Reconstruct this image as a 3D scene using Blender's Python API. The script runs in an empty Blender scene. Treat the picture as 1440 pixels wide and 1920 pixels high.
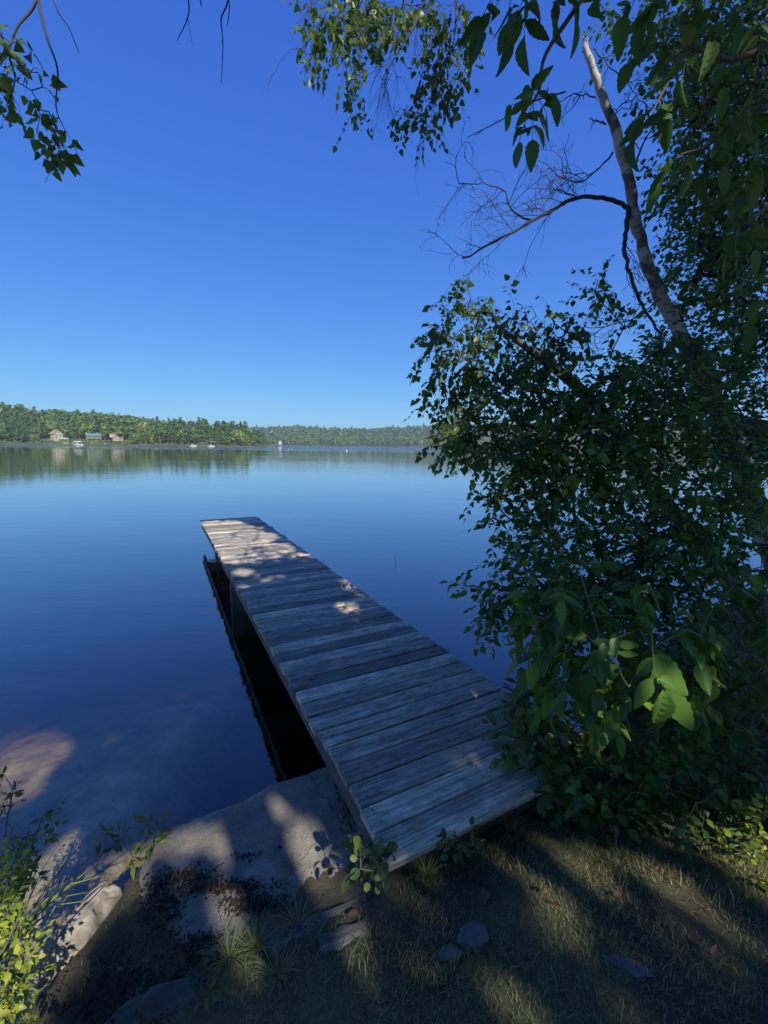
import bpy, bmesh, math, random
import numpy as np
from mathutils import Vector, Matrix, noise

# ------------------------------------------------------------------ camera, sky, sun, exposure
SC = bpy.context.scene
COL = SC.collection
FPX, PITCH, ROLL, CAMZ = 800.0, math.radians(8.85), math.radians(0.69), 2.0
cp, sp = math.cos(PITCH), math.sin(PITCH)
cF = np.array([0, cp, -sp]); cU0 = np.array([0, sp, cp]); cR0 = np.array([1.0, 0, 0])
cR = math.cos(ROLL) * cR0 + math.sin(ROLL) * cU0
cU = -math.sin(ROLL) * cR0 + math.cos(ROLL) * cU0
cC = np.array([0, 0, CAMZ])
cam = bpy.data.cameras.new('camera'); camo = bpy.data.objects.new('camera', cam); COL.objects.link(camo)
cam.sensor_fit = 'VERTICAL'; cam.sensor_height = 24.0; cam.lens = 24.0 * FPX / 1920
cam.clip_start = 0.02; cam.clip_end = 8000
camo.matrix_world = Matrix(((cR[0], cU[0], -cF[0], 0), (cR[1], cU[1], -cF[1], 0), (cR[2], cU[2], -cF[2], CAMZ), (0, 0, 0, 1)))
SC.camera = camo

SUN_EL, SUN_AZ = math.radians(42), math.radians(155)     # azimuth clockwise from +Y
S = np.array([math.cos(SUN_EL) * math.sin(SUN_AZ), math.cos(SUN_EL) * math.cos(SUN_AZ), math.sin(SUN_EL)])
W = bpy.data.worlds.new('World'); SC.world = W; W.use_nodes = True
wn = W.node_tree; bg = wn.nodes['Background']
sky = wn.nodes.new('ShaderNodeTexSky'); sky.sky_type = 'NISHITA'; sky.sun_disc = False
sky.sun_elevation = SUN_EL; sky.sun_rotation = SUN_AZ
sky.altitude = 300; sky.air_density = 1.0; sky.dust_density = 0.3; sky.ozone_density = 3.0
# the deep clear blue of a dry late summer sky: per channel response of the sky colour
sq = wn.nodes.new('ShaderNodeSeparateColor'); cq = wn.nodes.new('ShaderNodeCombineColor'); wn.links.new(sky.outputs[0], sq.inputs[0])
for i, (gain, ref, pw) in enumerate(((0.205, 0.79, 1.0), (0.46, 0.96, 0.85), (0.775, 0.96, 0.37))):
    a = wn.nodes.new('ShaderNodeMath'); a.operation = 'MULTIPLY'; a.inputs[1].default_value = 0.15 / ref; wn.links.new(sq.outputs[i], a.inputs[0])
    b = wn.nodes.new('ShaderNodeMath'); b.operation = 'POWER'; b.inputs[1].default_value = pw; wn.links.new(a.outputs[0], b.inputs[0])
    c = wn.nodes.new('ShaderNodeMath'); c.operation = 'MULTIPLY'; c.inputs[1].default_value = gain / 0.15; wn.links.new(b.outputs[0], c.inputs[0])
    wn.links.new(c.outputs[0], cq.inputs[i])
wn.links.new(cq.outputs[0], bg.inputs[0])
bg.inputs[1].default_value = 0.11
sl = bpy.data.lights.new('sun', 'SUN'); sl.energy = 5.0; sl.angle = math.radians(0.53); sl.color = (1.0, 0.93, 0.82)
so = bpy.data.objects.new('sun', sl); COL.objects.link(so)
so.rotation_euler = Vector(S).to_track_quat('Z', 'Y').to_euler()
SC.view_settings.view_transform = 'Standard'; SC.view_settings.look = 'None'
SC.view_settings.exposure = 0.66; SC.view_settings.gamma = 1.0
SC.cycles.transparent_max_bounces = 12
SC.cycles.max_bounces = 8

# ------------------------------------------------------------------ helpers
def ray(x, y): return (x - 720) * cR + (960 - y) * cU + FPX * cF
def az(x, y, z):
    d = ray(x, y); return cC + d * (z - CAMZ) / d[2]
def ay(x, y, Y):
    d = ray(x, y); return cC + d * Y / d[1]
def proj(P):
    v = np.asarray(P, float) - cC; d = v @ cF
    dd = np.where(np.abs(d) < 1e-6, 1e-6, d)
    return 720 + FPX * (v @ cR) / dd, 960 - FPX * (v @ cU) / dd, d
def unit(a):
    a = np.asarray(a, float); return a / np.maximum(np.linalg.norm(a, axis=-1, keepdims=True), 1e-9)

class MB:
    def __init__(s): s.v = []; s.n = 0; s.l = []; s.t = []; s.m = []
    def add(s, V, F, mi=0):
        V = np.asarray(V, float).reshape(-1, 3); s.v.append(V)
        if isinstance(F, np.ndarray):
            s.l.append((F + s.n).ravel()); s.t.append(np.full(len(F), F.shape[1])); s.m.append(np.full(len(F), mi))
        else:
            for f in F:
                s.l.append(np.array(f) + s.n); s.t.append(np.array([len(f)])); s.m.append(np.array([mi]))
        s.n += len(V)
    def box(s, c, d, R=None, mi=0):
        h = np.array(d) / 2
        V = np.array([[x, y, z] for x in (-1, 1) for y in (-1, 1) for z in (-1, 1)]) * h
        if R is not None: V = V @ np.array(R).T
        s.add(V + np.array(c), np.array([[0, 1, 3, 2], [4, 6, 7, 5], [0, 4, 5, 1], [2, 3, 7, 6], [0, 2, 6, 4], [1, 5, 7, 3]]), mi)
    def tube(s, pts, rad, k=6, mi=0, cap=False):
        P = np.asarray(pts, float); n = len(P)
        if np.isscalar(rad): rad = [rad] * n
        T = np.gradient(P, axis=0); T = unit(T)
        ref = np.array([0.13, 0.21, 0.97]) if abs(T[0][2]) < 0.9 else np.array([0.97, 0.13, 0.21])
        X = unit(np.cross(T, ref)); Y = np.cross(T, X)
        a = np.arange(k) * 2 * math.pi / k
        V = P[:, None] + np.array(rad)[:, None, None] * (np.cos(a)[None, :, None] * X[:, None] + np.sin(a)[None, :, None] * Y[:, None])
        i = np.arange(n - 1)[:, None] * k; j = np.arange(k)[None]
        q = np.stack([i + j, i + (j + 1) % k, i + k + (j + 1) % k, i + k + j], -1).reshape(-1, 4)
        s.add(V.reshape(-1, 3), q, mi)
        if cap:
            s.l.append(np.arange(k) + s.n - k); s.t.append(np.array([k])); s.m.append(np.array([mi]))
    def build(s, name, mats, parent=None, smooth=True, link=True):
        me = bpy.data.meshes.new(name)
        if s.n:
            V = np.concatenate(s.v); L = np.concatenate(s.l).astype(np.int32); T = np.concatenate(s.t).astype(np.int32)
            me.vertices.add(len(V)); me.vertices.foreach_set('co', V.astype(np.float32).ravel())
            me.loops.add(len(L)); me.loops.foreach_set('vertex_index', L)
            me.polygons.add(len(T)); me.polygons.foreach_set('loop_start', np.concatenate([[0], np.cumsum(T)[:-1]]).astype(np.int32))
            me.polygons.foreach_set('loop_total', T)
            me.polygons.foreach_set('material_index', np.concatenate(s.m).astype(np.int32))
            me.polygons.foreach_set('use_smooth', np.full(len(T), smooth))
            me.update(calc_edges=True); me.validate()
        for m in (mats if isinstance(mats, (list, tuple)) else [mats]): me.materials.append(m)
        o = bpy.data.objects.new(name, me)
        if link: COL.objects.link(o)
        if parent: o.parent = parent
        return o
def tag(o, label=None, cat=None, group=None, kind=None):
    if label: o['label'] = label
    if cat: o['category'] = cat
    if group: o['group'] = group
    if kind: o['kind'] = kind
    return o
def empty(name, loc, label, cat, group=None, rz=0):
    o = bpy.data.objects.new(name, None); COL.objects.link(o); o.location = loc; o.rotation_euler.z = rz
    o.empty_display_size = 0.2
    return tag(o, label, cat, group)
def part(mb, name, mat, root, smooth=True):
    """world-space builder data placed under a thing"""
    if mb.n:
        off = np.array(root.location); mb.v = [v - off for v in mb.v]
    return mb.build(name, mat, root, smooth)
def smooth_line(pts, n=6):
    P = np.asarray(pts, float); out = []
    Q = np.vstack([2 * P[0] - P[1], P, 2 * P[-1] - P[-2]])
    for i in range(1, len(Q) - 2):
        for t in np.linspace(0, 1, n, endpoint=False):
            a, b, c, d = Q[i - 1], Q[i], Q[i + 1], Q[i + 2]
            out.append(0.5 * (2 * b + (c - a) * t + (2 * a - 5 * b + 4 * c - d) * t * t + (3 * b - a - 3 * c + d) * t ** 3))
    out.append(P[-1]); return np.array(out)

# ------------------------------------------------------------------ node helpers and materials
def newmat(name):
    m = bpy.data.materials.new(name); m.use_nodes = True
    nt = m.node_tree; b = nt.nodes['Principled BSDF']
    return m, nt, b
def N(nt, t, **kw):
    n = nt.nodes.new(t)
    for k, v in kw.items():
        if k in n.inputs: n.inputs[k].default_value = v
        else: setattr(n, k, v)
    return n
def coords(nt, scale=(1, 1, 1), kind='Object'):
    tc = N(nt, 'ShaderNodeTexCoord'); mp = N(nt, 'ShaderNodeMapping'); mp.inputs['Scale'].default_value = scale
    nt.links.new(tc.outputs[kind], mp.inputs[0]); return mp.outputs[0]
def noise_t(nt, vec, scale, detail=4, rough=0.55, out='Fac'):
    n = N(nt, 'ShaderNodeTexNoise'); n.inputs['Scale'].default_value = scale; n.inputs['Detail'].default_value = detail
    n.inputs['Roughness'].default_value = rough
    nt.links.new(vec, n.inputs['Vector']); return n.outputs[out]
def ramp(nt, fac, stops):
    r = N(nt, 'ShaderNodeValToRGB'); e = r.color_ramp.elements
    while len(e) < len(stops): e.new(0.5)
    for i, (p, c) in enumerate(stops):
        e[i].position = p; e[i].color = (*c, 1) if len(c) == 3 else c
    nt.links.new(fac, r.inputs[0]); return r.outputs[0]
def mixc(nt, a, b, fac, mode='MIX'):
    m = N(nt, 'ShaderNodeMix', data_type='RGBA', blend_type=mode)
    for s, v in ((m.inputs[0], fac), (m.inputs[6], a), (m.inputs[7], b)):
        if hasattr(v, 'is_linked') or hasattr(v, 'links'): nt.links.new(v, s)
        else: s.default_value = v if not isinstance(v, tuple) else ((*v, 1) if len(v) == 3 else v)
    return m.outputs[2]
def math_n(nt, op, a, b=None, c=None, clamp=False):
    m = N(nt, 'ShaderNodeMath', operation=op, use_clamp=clamp)
    for s, v in zip(m.inputs, (a, b, c)):
        if v is None: continue
        if hasattr(v, 'links'): nt.links.new(v, s)
        else: s.default_value = v
    return m.outputs[0]
def bump(nt, b, h, strength=0.5, dist=0.02):
    n = N(nt, 'ShaderNodeBump'); n.inputs['Strength'].default_value = strength; n.inputs['Distance'].default_value = dist
    nt.links.new(h, n.inputs['Height']); nt.links.new(n.outputs[0], b.inputs['Normal'])

def leafmat(name, stops, trans=0.35, rough=0.42, back=1.0, nscale=0.0):
    """stops: colours chosen per leaf"""
    m, nt, b = newmat(name)
    g = N(nt, 'ShaderNodeNewGeometry')
    c = ramp(nt, g.outputs['Random Per Island'], stops)
    f = noise_t(nt, coords(nt), 2.2 if nscale == 0 else nscale, 2)
    c = mixc(nt, c, ramp(nt, f, [(0.3, (0.72, 0.74, 0.7)), (0.7, (1.25, 1.2, 1.05))]), 1.0, 'MULTIPLY')
    nt.links.new(c, b.inputs['Base Color']); b.inputs['Roughness'].default_value = rough
    b.inputs['Specular IOR Level'].default_value = 0.4
    t = N(nt, 'ShaderNodeBsdfTranslucent'); tcol = mixc(nt, c, (1.5, 1.6, 0.5), 1.0, 'MULTIPLY'); nt.links.new(tcol, t.inputs[0])
    mx = N(nt, 'ShaderNodeMixShader'); mx.inputs[0].default_value = trans
    nt.links.new(b.outputs[0], mx.inputs[1]); nt.links.new(t.outputs[0], mx.inputs[2])
    nt.links.new(mx.outputs[0], nt.nodes['Material Output'].inputs[0])
    return m
def plain(name, col, rough=0.7, var=0.25, scale=8.0, bumpy=0.0, metal=0.0):
    m, nt, b = newmat(name)
    f = noise_t(nt, coords(nt), scale, 5)
    lo = tuple(x * (1 - var) for x in col); hi = tuple(min(1, x * (1 + var)) for x in col)
    nt.links.new(ramp(nt, f, [(0.3, lo), (0.7, hi)]), b.inputs['Base Color'])
    b.inputs['Roughness'].default_value = rough; b.inputs['Metallic'].default_value = metal
    if bumpy: bump(nt, b, f, bumpy, 0.02)
    return m

M = {}
M['birch_leaf'] = leafmat('birch_leaf', [(0, (0.045, 0.085, 0.022)), (0.5, (0.065, 0.115, 0.03)), (0.95, (0.10, 0.15, 0.035)), (1, (0.2, 0.17, 0.04))], 0.4)
M['alder_leaf'] = leafmat('alder_leaf', [(0, (0.04, 0.09, 0.024)), (0.6, (0.065, 0.135, 0.03)), (0.95, (0.12, 0.19, 0.04)), (1, (0.2, 0.13, 0.03))], 0.35)
M['ash_leaf'] = leafmat('ash_leaf', [(0, (0.055, 0.12, 0.03)), (0.6, (0.09, 0.18, 0.04)), (1, (0.15, 0.25, 0.05))], 0.4)
M['hickory_leaf'] = leafmat('hickory_leaf', [(0, (0.035, 0.085, 0.02)), (0.7, (0.055, 0.12, 0.026)), (0.97, (0.08, 0.12, 0.03)), (1, (0.11, 0.12, 0.033))], 0.35, 0.68)
M['shrub_leaf'] = leafmat('shrub_leaf', [(0, (0.045, 0.095, 0.025)), (0.6, (0.075, 0.15, 0.035)), (0.96, (0.14, 0.22, 0.045)), (1, (0.3, 0.25, 0.06))], 0.35)
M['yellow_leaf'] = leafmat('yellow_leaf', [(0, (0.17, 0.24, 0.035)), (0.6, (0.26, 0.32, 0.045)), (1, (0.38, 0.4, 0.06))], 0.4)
M['weed_leaf'] = leafmat('weed_leaf', [(0, (0.05, 0.09, 0.03)), (0.6, (0.09, 0.14, 0.04)), (1, (0.16, 0.2, 0.05))], 0.4)
M['maple_leaf'] = leafmat('maple_leaf', [(0, (0.04, 0.08, 0.02)), (1, (0.07, 0.12, 0.03))], 0.45)
M['red_leaf'] = leafmat('red_leaf', [(0, (0.28, 0.07, 0.03)), (1, (0.3, 0.1, 0.04))], 0.3)
M['dead_leaf'] = leafmat('dead_leaf', [(0, (0.09, 0.05, 0.028)), (0.5, (0.15, 0.085, 0.045)), (1, (0.2, 0.13, 0.075))], 0.15, 0.7)
M['litter'] = leafmat('litter', [(0, (0.012, 0.009, 0.007)), (0.8, (0.03, 0.022, 0.016)), (1, (0.09, 0.055, 0.03))], 0.05, 0.8)
M['bark'] = plain('bark', (0.09, 0.075, 0.06), 0.9, 0.5, 14, 0.6)
M['twig'] = plain('twig', (0.03, 0.027, 0.026), 0.8, 0.4, 20)
M['stem'] = plain('stem', (0.10, 0.10, 0.045), 0.7, 0.3, 20)
M['dry_stem'] = plain('dry_stem', (0.23, 0.18, 0.13), 0.8, 0.3, 20)
M['seed'] = plain('seed', (0.09, 0.06, 0.035), 0.9, 0.4, 40)

def birch_bark():
    m, nt, b = newmat('birch_bark')
    v = coords(nt, (7, 7, 42)); f = noise_t(nt, v, 1.0, 4, 0.6)
    v2 = coords(nt, (5, 5, 5)); g = noise_t(nt, v2, 1.0, 5, 0.6)
    c = ramp(nt, g, [(0.3, (0.13, 0.115, 0.10)), (0.5, (0.27, 0.25, 0.225)), (0.7, (0.38, 0.36, 0.325))])
    c = mixc(nt, (0.05, 0.045, 0.04), c, ramp(nt, f, [(0.34, (0, 0, 0)), (0.42, (1, 1, 1))]))
    c = mixc(nt, c, (0.07, 0.06, 0.05), ramp(nt, noise_t(nt, coords(nt), 3.2, 5, 0.65), [(0.47, (0, 0, 0)), (0.54, (1, 1, 1))]))
    nt.links.new(c, b.inputs['Base Color']); b.inputs['Roughness'].default_value = 0.75
    bump(nt, b, f, 0.3, 0.01); return m
M['birch_bark'] = birch_bark()

def water_mat():
    m, nt, b = newmat('lake_water'); nt.nodes.remove(b)
    tc = N(nt, 'ShaderNodeTexCoord'); pos = tc.outputs['Object']
    sep = N(nt, 'ShaderNodeSeparateXYZ'); nt.links.new(pos, sep.inputs[0])
    # ripples: small near, long low swell, wind ruffled zone from about 150 m out
    def mapped(s, rz=0.3):
        mp = N(nt, 'ShaderNodeMapping'); mp.inputs['Scale'].default_value = s; mp.inputs['Rotation'].default_value = (0, 0, rz)
        nt.links.new(pos, mp.inputs[0]); return mp.outputs[0]
    n1 = noise_t(nt, mapped((5, 14, 1), 0.45), 1.0, 3, 0.5)
    n2 = noise_t(nt, mapped((0.7, 2.2, 1), 0.2), 1.0, 3, 0.5)
    n3 = noise_t(nt, mapped((0.12, 0.4, 1), -0.1), 1.0, 2, 0.5)
    h = math_n(nt, 'ADD', math_n(nt, 'MULTIPLY', n1, 0.0016), math_n(nt, 'MULTIPLY', n2, 0.0062))
    h = math_n(nt, 'ADD', h, math_n(nt, 'MULTIPLY', n3, 0.012))
    patch = noise_t(nt, mapped((0.02, 0.05, 1), 0.1), 1.0, 2, 0.5)
    amp = ramp(nt, patch, [(0.35, (0.55, 0.55, 0.55)), (0.65, (1.2, 1.2, 1.2))])
    far_y = math_n(nt, 'ADD', sep.outputs[1], math_n(nt, 'MULTIPLY', math_n(nt, 'SUBTRACT', noise_t(nt, mapped((0.006, 0.02, 1), 0), 1.0, 3, 0.6), 0.5), 130.0))
    mr = N(nt, 'ShaderNodeMapRange', interpolation_type='SMOOTHSTEP'); mr.inputs[1].default_value = 130; mr.inputs[2].default_value = 165
    nt.links.new(far_y, mr.inputs[0])
    ruf = mr.outputs[0]
    n4 = noise_t(nt, mapped((0.9, 1.6, 1), 0), 1.0, 3, 0.6)
    h = math_n(nt, 'ADD', math_n(nt, 'MULTIPLY', h, amp), math_n(nt, 'MULTIPLY', math_n(nt, 'MULTIPLY', n4, ruf), 0.16))
    bp = N(nt, 'ShaderNodeBump'); bp.inputs['Strength'].default_value = 1.0; bp.inputs['Distance'].default_value = 1.0
    nt.links.new(h, bp.inputs['Height'])
    ge = N(nt, 'ShaderNodeNewGeometry'); dt = N(nt, 'ShaderNodeVectorMath', operation='DOT_PRODUCT')
    nt.links.new(ge.outputs['Incoming'], dt.inputs[0]); nt.links.new(bp.outputs[0], dt.inputs[1])
    gr = math_n(nt, 'SUBTRACT', 1.0, math_n(nt, 'ABSOLUTE', dt.outputs['Value']), clamp=True)
    fr = math_n(nt, 'MULTIPLY_ADD', math_n(nt, 'POWER', gr, 2.8), 0.94, 0.058)      # reflectance, the same from either side
    gl = N(nt, 'ShaderNodeBsdfGlossy'); gl.inputs['Roughness'].default_value = 0.015; nt.links.new(bp.outputs[0], gl.inputs['Normal'])
    gl.inputs['Color'].default_value = (1, 1, 1, 1)
    tr = N(nt, 'ShaderNodeBsdfTransparent'); tr.inputs[0].default_value = (0.97, 0.97, 0.97, 1)
    mx = N(nt, 'ShaderNodeMixShader'); nt.links.new(fr, mx.inputs[0])
    nt.links.new(tr.outputs[0], mx.inputs[1]); nt.links.new(gl.outputs[0], mx.inputs[2])
    nt.links.new(mx.outputs[0], nt.nodes['Material Output'].inputs[0])
    va = N(nt, 'ShaderNodeVolumeAbsorption'); va.inputs['Color'].default_value = (0.70, 0.58, 0.25, 1); va.inputs['Density'].default_value = 1.7
    nt.links.new(va.outputs[0], nt.nodes['Material Output'].inputs['Volume'])
    return m
M['water'] = water_mat()

def ground_mat():
    m, nt, b = newmat('bank_soil')
    v = coords(nt)
    f = noise_t(nt, v, 9, 8, 0.7); g = noise_t(nt, v, 1.7, 3); k = noise_t(nt, v, 60, 4, 0.7)
    soil = ramp(nt, f, [(0.3, (0.018, 0.014, 0.010)), (0.6, (0.05, 0.04, 0.027)), (0.8, (0.10, 0.085, 0.06))])
    thatch = ramp(nt, k, [(0.3, (0.045, 0.05, 0.018)), (0.6, (0.13, 0.13, 0.05)), (0.8, (0.21, 0.19, 0.09))])
    c = mixc(nt, soil, thatch, ramp(nt, g, [(0.4, (0.15, 0.15, 0.15)), (0.6, (0.8, 0.8, 0.8))]))
    sep = N(nt, 'ShaderNodeSeparateXYZ'); nt.links.new(v, sep.inputs[0])
    silt = ramp(nt, noise_t(nt, v, 3.5, 8, 0.7), [(0.3, (0.11, 0.10, 0.06)), (0.5, (0.35, 0.33, 0.22)), (0.68, (0.62, 0.59, 0.45))])
    mr = N(nt, 'ShaderNodeMapRange'); mr.inputs[1].default_value = -0.2; mr.inputs[2].default_value = -0.08
    nt.links.new(sep.outputs[2], mr.inputs[0])
    c = mixc(nt, silt, c, mr.outputs[0])
    mr2 = N(nt, 'ShaderNodeMapRange'); mr2.inputs[1].default_value = -0.95; mr2.inputs[2].default_value = -0.6
    nt.links.new(sep.outputs[2], mr2.inputs[0])
    c = mixc(nt, (0.012, 0.012, 0.012), c, mr2.outputs[0])     # bed painted darker with depth, standing in for light lost in deep water
    nt.links.new(c, b.inputs['Base Color']); b.inputs['Roughness'].default_value = 0.95
    bump(nt, b, f, 0.8, 0.03); return m
M['ground'] = ground_mat()
M['mud'] = plain('mud', (0.012, 0.012, 0.011), 0.95, 0.3, 0.3)

def concrete_mat():
    m, nt, b = newmat('old_concrete')
    v = coords(nt)
    f = noise_t(nt, v, 6, 8, 0.65); k = noise_t(nt, v, 130, 3, 0.7)
    c = ramp(nt, f, [(0.28, (0.10, 0.09, 0.07)), (0.5, (0.19, 0.172, 0.132)), (0.75, (0.29, 0.265, 0.21))])
    c = mixc(nt, c, ramp(nt, k, [(0.3, (0.55, 0.55, 0.55)), (0.7, (1.35, 1.33, 1.3))]), 0.8, 'MULTIPLY')
    st = ramp(nt, noise_t(nt, v, 2.3, 6, 0.7), [(0.55, (0, 0, 0)), (0.66, (1, 1, 1))])
    c = mixc(nt, c, (0.045, 0.04, 0.032), math_n(nt, 'MULTIPLY', st, 0.55))
    w_ = N(nt, 'ShaderNodeTexVoronoi', feature='DISTANCE_TO_EDGE'); w_.inputs['Scale'].default_value = 1.6
    wp = N(nt, 'ShaderNodeVectorMath', operation='ADD'); wn_ = N(nt, 'ShaderNodeTexNoise'); wn_.inputs['Scale'].default_value = 5; nt.links.new(v, wn_.inputs['Vector'])
    ws = N(nt, 'ShaderNodeVectorMath', operation='SCALE'); ws.inputs['Scale'].default_value = 0.22; nt.links.new(wn_.outputs['Color'], ws.inputs[0])
    nt.links.new(v, wp.inputs[0]); nt.links.new(ws.outputs[0], wp.inputs[1]); nt.links.new(wp.outputs[0], w_.inputs['Vector'])
    c = mixc(nt, c, (0.035, 0.03, 0.025), ramp(nt, w_.outputs['Distance'], [(0.0, (0.75, 0.75, 0.75)), (0.010, (0, 0, 0))]))
    ag = N(nt, 'ShaderNodeTexVoronoi'); ag.inputs['Scale'].default_value = 75; nt.links.new(v, ag.inputs['Vector'])
    c = mixc(nt, c, (0.36, 0.34, 0.3), ramp(nt, ag.outputs['Distance'], [(0.12, (0.55, 0.55, 0.55)), (0.22, (0, 0, 0))]))
    nt.links.new(c, b.inputs['Base Color']); b.inputs['Roughness'].default_value = 0.92
    bump(nt, b, mixc(nt, f, k, 0.35), 0.55, 0.012); return m
M['concrete'] = concrete_mat()

def wood_mat(name, dark, mid, light, axis_scale=(1.1, 62, 62)):
    m, nt, b = newmat(name)
    g = N(nt, 'ShaderNodeNewGeometry'); rnd = g.outputs['Random Per Island']
    tc = N(nt, 'ShaderNodeTexCoord')
    off = N(nt, 'ShaderNodeCombineXYZ'); nt.links.new(math_n(nt, 'MULTIPLY', rnd, 37.0), off.inputs[0])
    nt.links.new(math_n(nt, 'MULTIPLY', rnd, 91.0), off.inputs[2])
    va = N(nt, 'ShaderNodeVectorMath', operation='ADD'); nt.links.new(tc.outputs['Object'], va.inputs[0]); nt.links.new(off.outputs[0], va.inputs[1])
    def mp(s):
        q = N(nt, 'ShaderNodeMapping'); q.inputs['Scale'].default_value = s; nt.links.new(va.outputs[0], q.inputs[0]); return q.outputs[0]
    warp = noise_t(nt, mp((2.5, 7, 7)), 1.0, 2)
    wv = N(nt, 'ShaderNodeVectorMath', operation='MULTIPLY_ADD')
    cw = N(nt, 'ShaderNodeCombineXYZ'); nt.links.new(warp, cw.inputs[1]); nt.links.new(cw.outputs[0], wv.inputs[0])
    wv.inputs[1].default_value = (0, 1.5, 0); nt.links.new(mp(axis_scale), wv.inputs[2])
    grain = noise_t(nt, wv.outputs[0], 1.0, 5, 0.65)
    blot = noise_t(nt, mp((6, 16, 16)), 1.0, 8, 0.75)
    fine = noise_t(nt, mp((9, 190, 190)), 1.0, 3, 0.6)
    c = ramp(nt, grain, [(0.3, dark), (0.5, mid), (0.72, light)])
    pl = ramp(nt, rnd, [(0, (0.42, 0.45, 0.47)), (0.35, (0.8, 0.8, 0.8)), (0.7, (1.05, 1.05, 1.02)), (1, (1.7, 1.66, 1.55))])
    c = mixc(nt, c, pl, 1.0, 'MULTIPLY')
    c = mixc(nt, c, ramp(nt, blot, [(0.36, (0.45, 0.46, 0.45)), (0.52, (1, 1, 1)), (0.68, (1.75, 1.7, 1.6))]), 0.9, 'MULTIPLY')
    c = mixc(nt, c, ramp(nt, fine, [(0.35, (0.6, 0.6, 0.6)), (0.6, (1.1, 1.1, 1.1))]), 0.8, 'MULTIPLY')
    vo = N(nt, 'ShaderNodeTexVoronoi'); vo.inputs['Scale'].default_value = 1.0; nt.links.new(mp((3.2, 7.5, 7.5)), vo.inputs['Vector'])
    kn = ramp(nt, vo.outputs['Distance'], [(0.07, (0.25, 0.22, 0.2)), (0.13, (1, 1, 1))])
    c = mixc(nt, c, kn, 0.85, 'MULTIPLY')
    nt.links.new(c, b.inputs['Base Color']); b.inputs['Roughness'].default_value = 0.72
    b.inputs['Specular IOR Level'].default_value = 0.35
    bump(nt, b, mixc(nt, grain, fine, 0.5), 0.5, 0.006); return m
M['deck'] = wood_mat('weathered_deck_wood', (0.15, 0.135, 0.112), (0.34, 0.30, 0.235), (0.58, 0.51, 0.40))
M['timber'] = wood_mat('grey_timber', (0.055, 0.052, 0.047), (0.11, 0.103, 0.09), (0.19, 0.18, 0.155))
M['brown_wood'] = wood_mat('brown_wood', (0.05, 0.035, 0.025), (0.12, 0.08, 0.055), (0.19, 0.13, 0.09))
M['pier'] = plain('pier_concrete', (0.07, 0.073, 0.057), 0.9, 0.4, 7, 0.4)
M['rock'] = plain('grey_rock', (0.10, 0.10, 0.098), 0.85, 0.5, 14, 0.8)
def lichen_rock():
    m, nt, b = newmat('lichen_rock'); v = coords(nt)
    c = ramp(nt, noise_t(nt, v, 12, 8, 0.7), [(0.3, (0.09, 0.08, 0.065)), (0.5, (0.23, 0.21, 0.17)), (0.7, (0.36, 0.33, 0.28))])
    c = mixc(nt, c, (0.30, 0.32, 0.24), ramp(nt, noise_t(nt, v, 26, 4, 0.6), [(0.58, (0, 0, 0)), (0.64, (0.8, 0.8, 0.8))]))
    w_ = N(nt, 'ShaderNodeTexVoronoi', feature='DISTANCE_TO_EDGE'); w_.inputs['Scale'].default_value = 6; nt.links.new(v, w_.inputs['Vector'])
    c = mixc(nt, c, (0.03, 0.028, 0.024), ramp(nt, w_.outputs['Distance'], [(0.0, (0.8, 0.8, 0.8)), (0.03, (0, 0, 0))]))
    nt.links.new(c, b.inputs['Base Color']); b.inputs['Roughness'].default_value = 0.9
    bump(nt, b, noise_t(nt, v, 22, 8, 0.7), 0.9, 0.02); return m
M['pale_rock'] = lichen_rock()
M['soil_rock'] = plain('soil_stained_rock', (0.07, 0.066, 0.058), 0.9, 0.6, 12, 0.8)
M['pale_rock'] = plain('pale_rock', (0.24, 0.215, 0.17), 0.9, 0.6, 13, 0.9)
M['dark_rock'] = plain('dark_rock', (0.07, 0.07, 0.065), 0.8, 0.4, 9, 0.7)
def grass_mat(name, stops, dry):
    m, nt, b = newmat(name)
    g = N(nt, 'ShaderNodeNewGeometry'); c = ramp(nt, g.outputs['Random Per Island'], stops)
    f = noise_t(nt, coords(nt), 2.6, 3)
    c = mixc(nt, c, dry, ramp(nt, f, [(0.46, (0, 0, 0)), (0.66, (0.85, 0.85, 0.85))]))
    nt.links.new(c, b.inputs['Base Color']); b.inputs['Roughness'].default_value = 0.6
    t = N(nt, 'ShaderNodeBsdfTranslucent'); nt.links.new(c, t.inputs[0])
    mx = N(nt, 'ShaderNodeMixShader'); mx.inputs[0].default_value = 0.3
    nt.links.new(b.outputs[0], mx.inputs[1]); nt.links.new(t.outputs[0], mx.inputs[2])
    nt.links.new(mx.outputs[0], nt.nodes['Material Output'].inputs[0]); return m
M['grass'] = grass_mat('grass_blade', [(0, (0.11, 0.165, 0.04)), (0.6, (0.18, 0.235, 0.065)), (1, (0.3, 0.29, 0.11))], (0.30, 0.265, 0.12))
M['straw'] = grass_mat('dry_grass_blade', [(0, (0.10, 0.075, 0.035)), (0.6, (0.2, 0.155, 0.075)), (1, (0.3, 0.24, 0.13))], (0.26, 0.2, 0.1))
M['sedge'] = grass_mat('sedge_blade', [(0, (0.13, 0.2, 0.04)), (1, (0.24, 0.3, 0.06))], (0.28, 0.28, 0.08))

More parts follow.
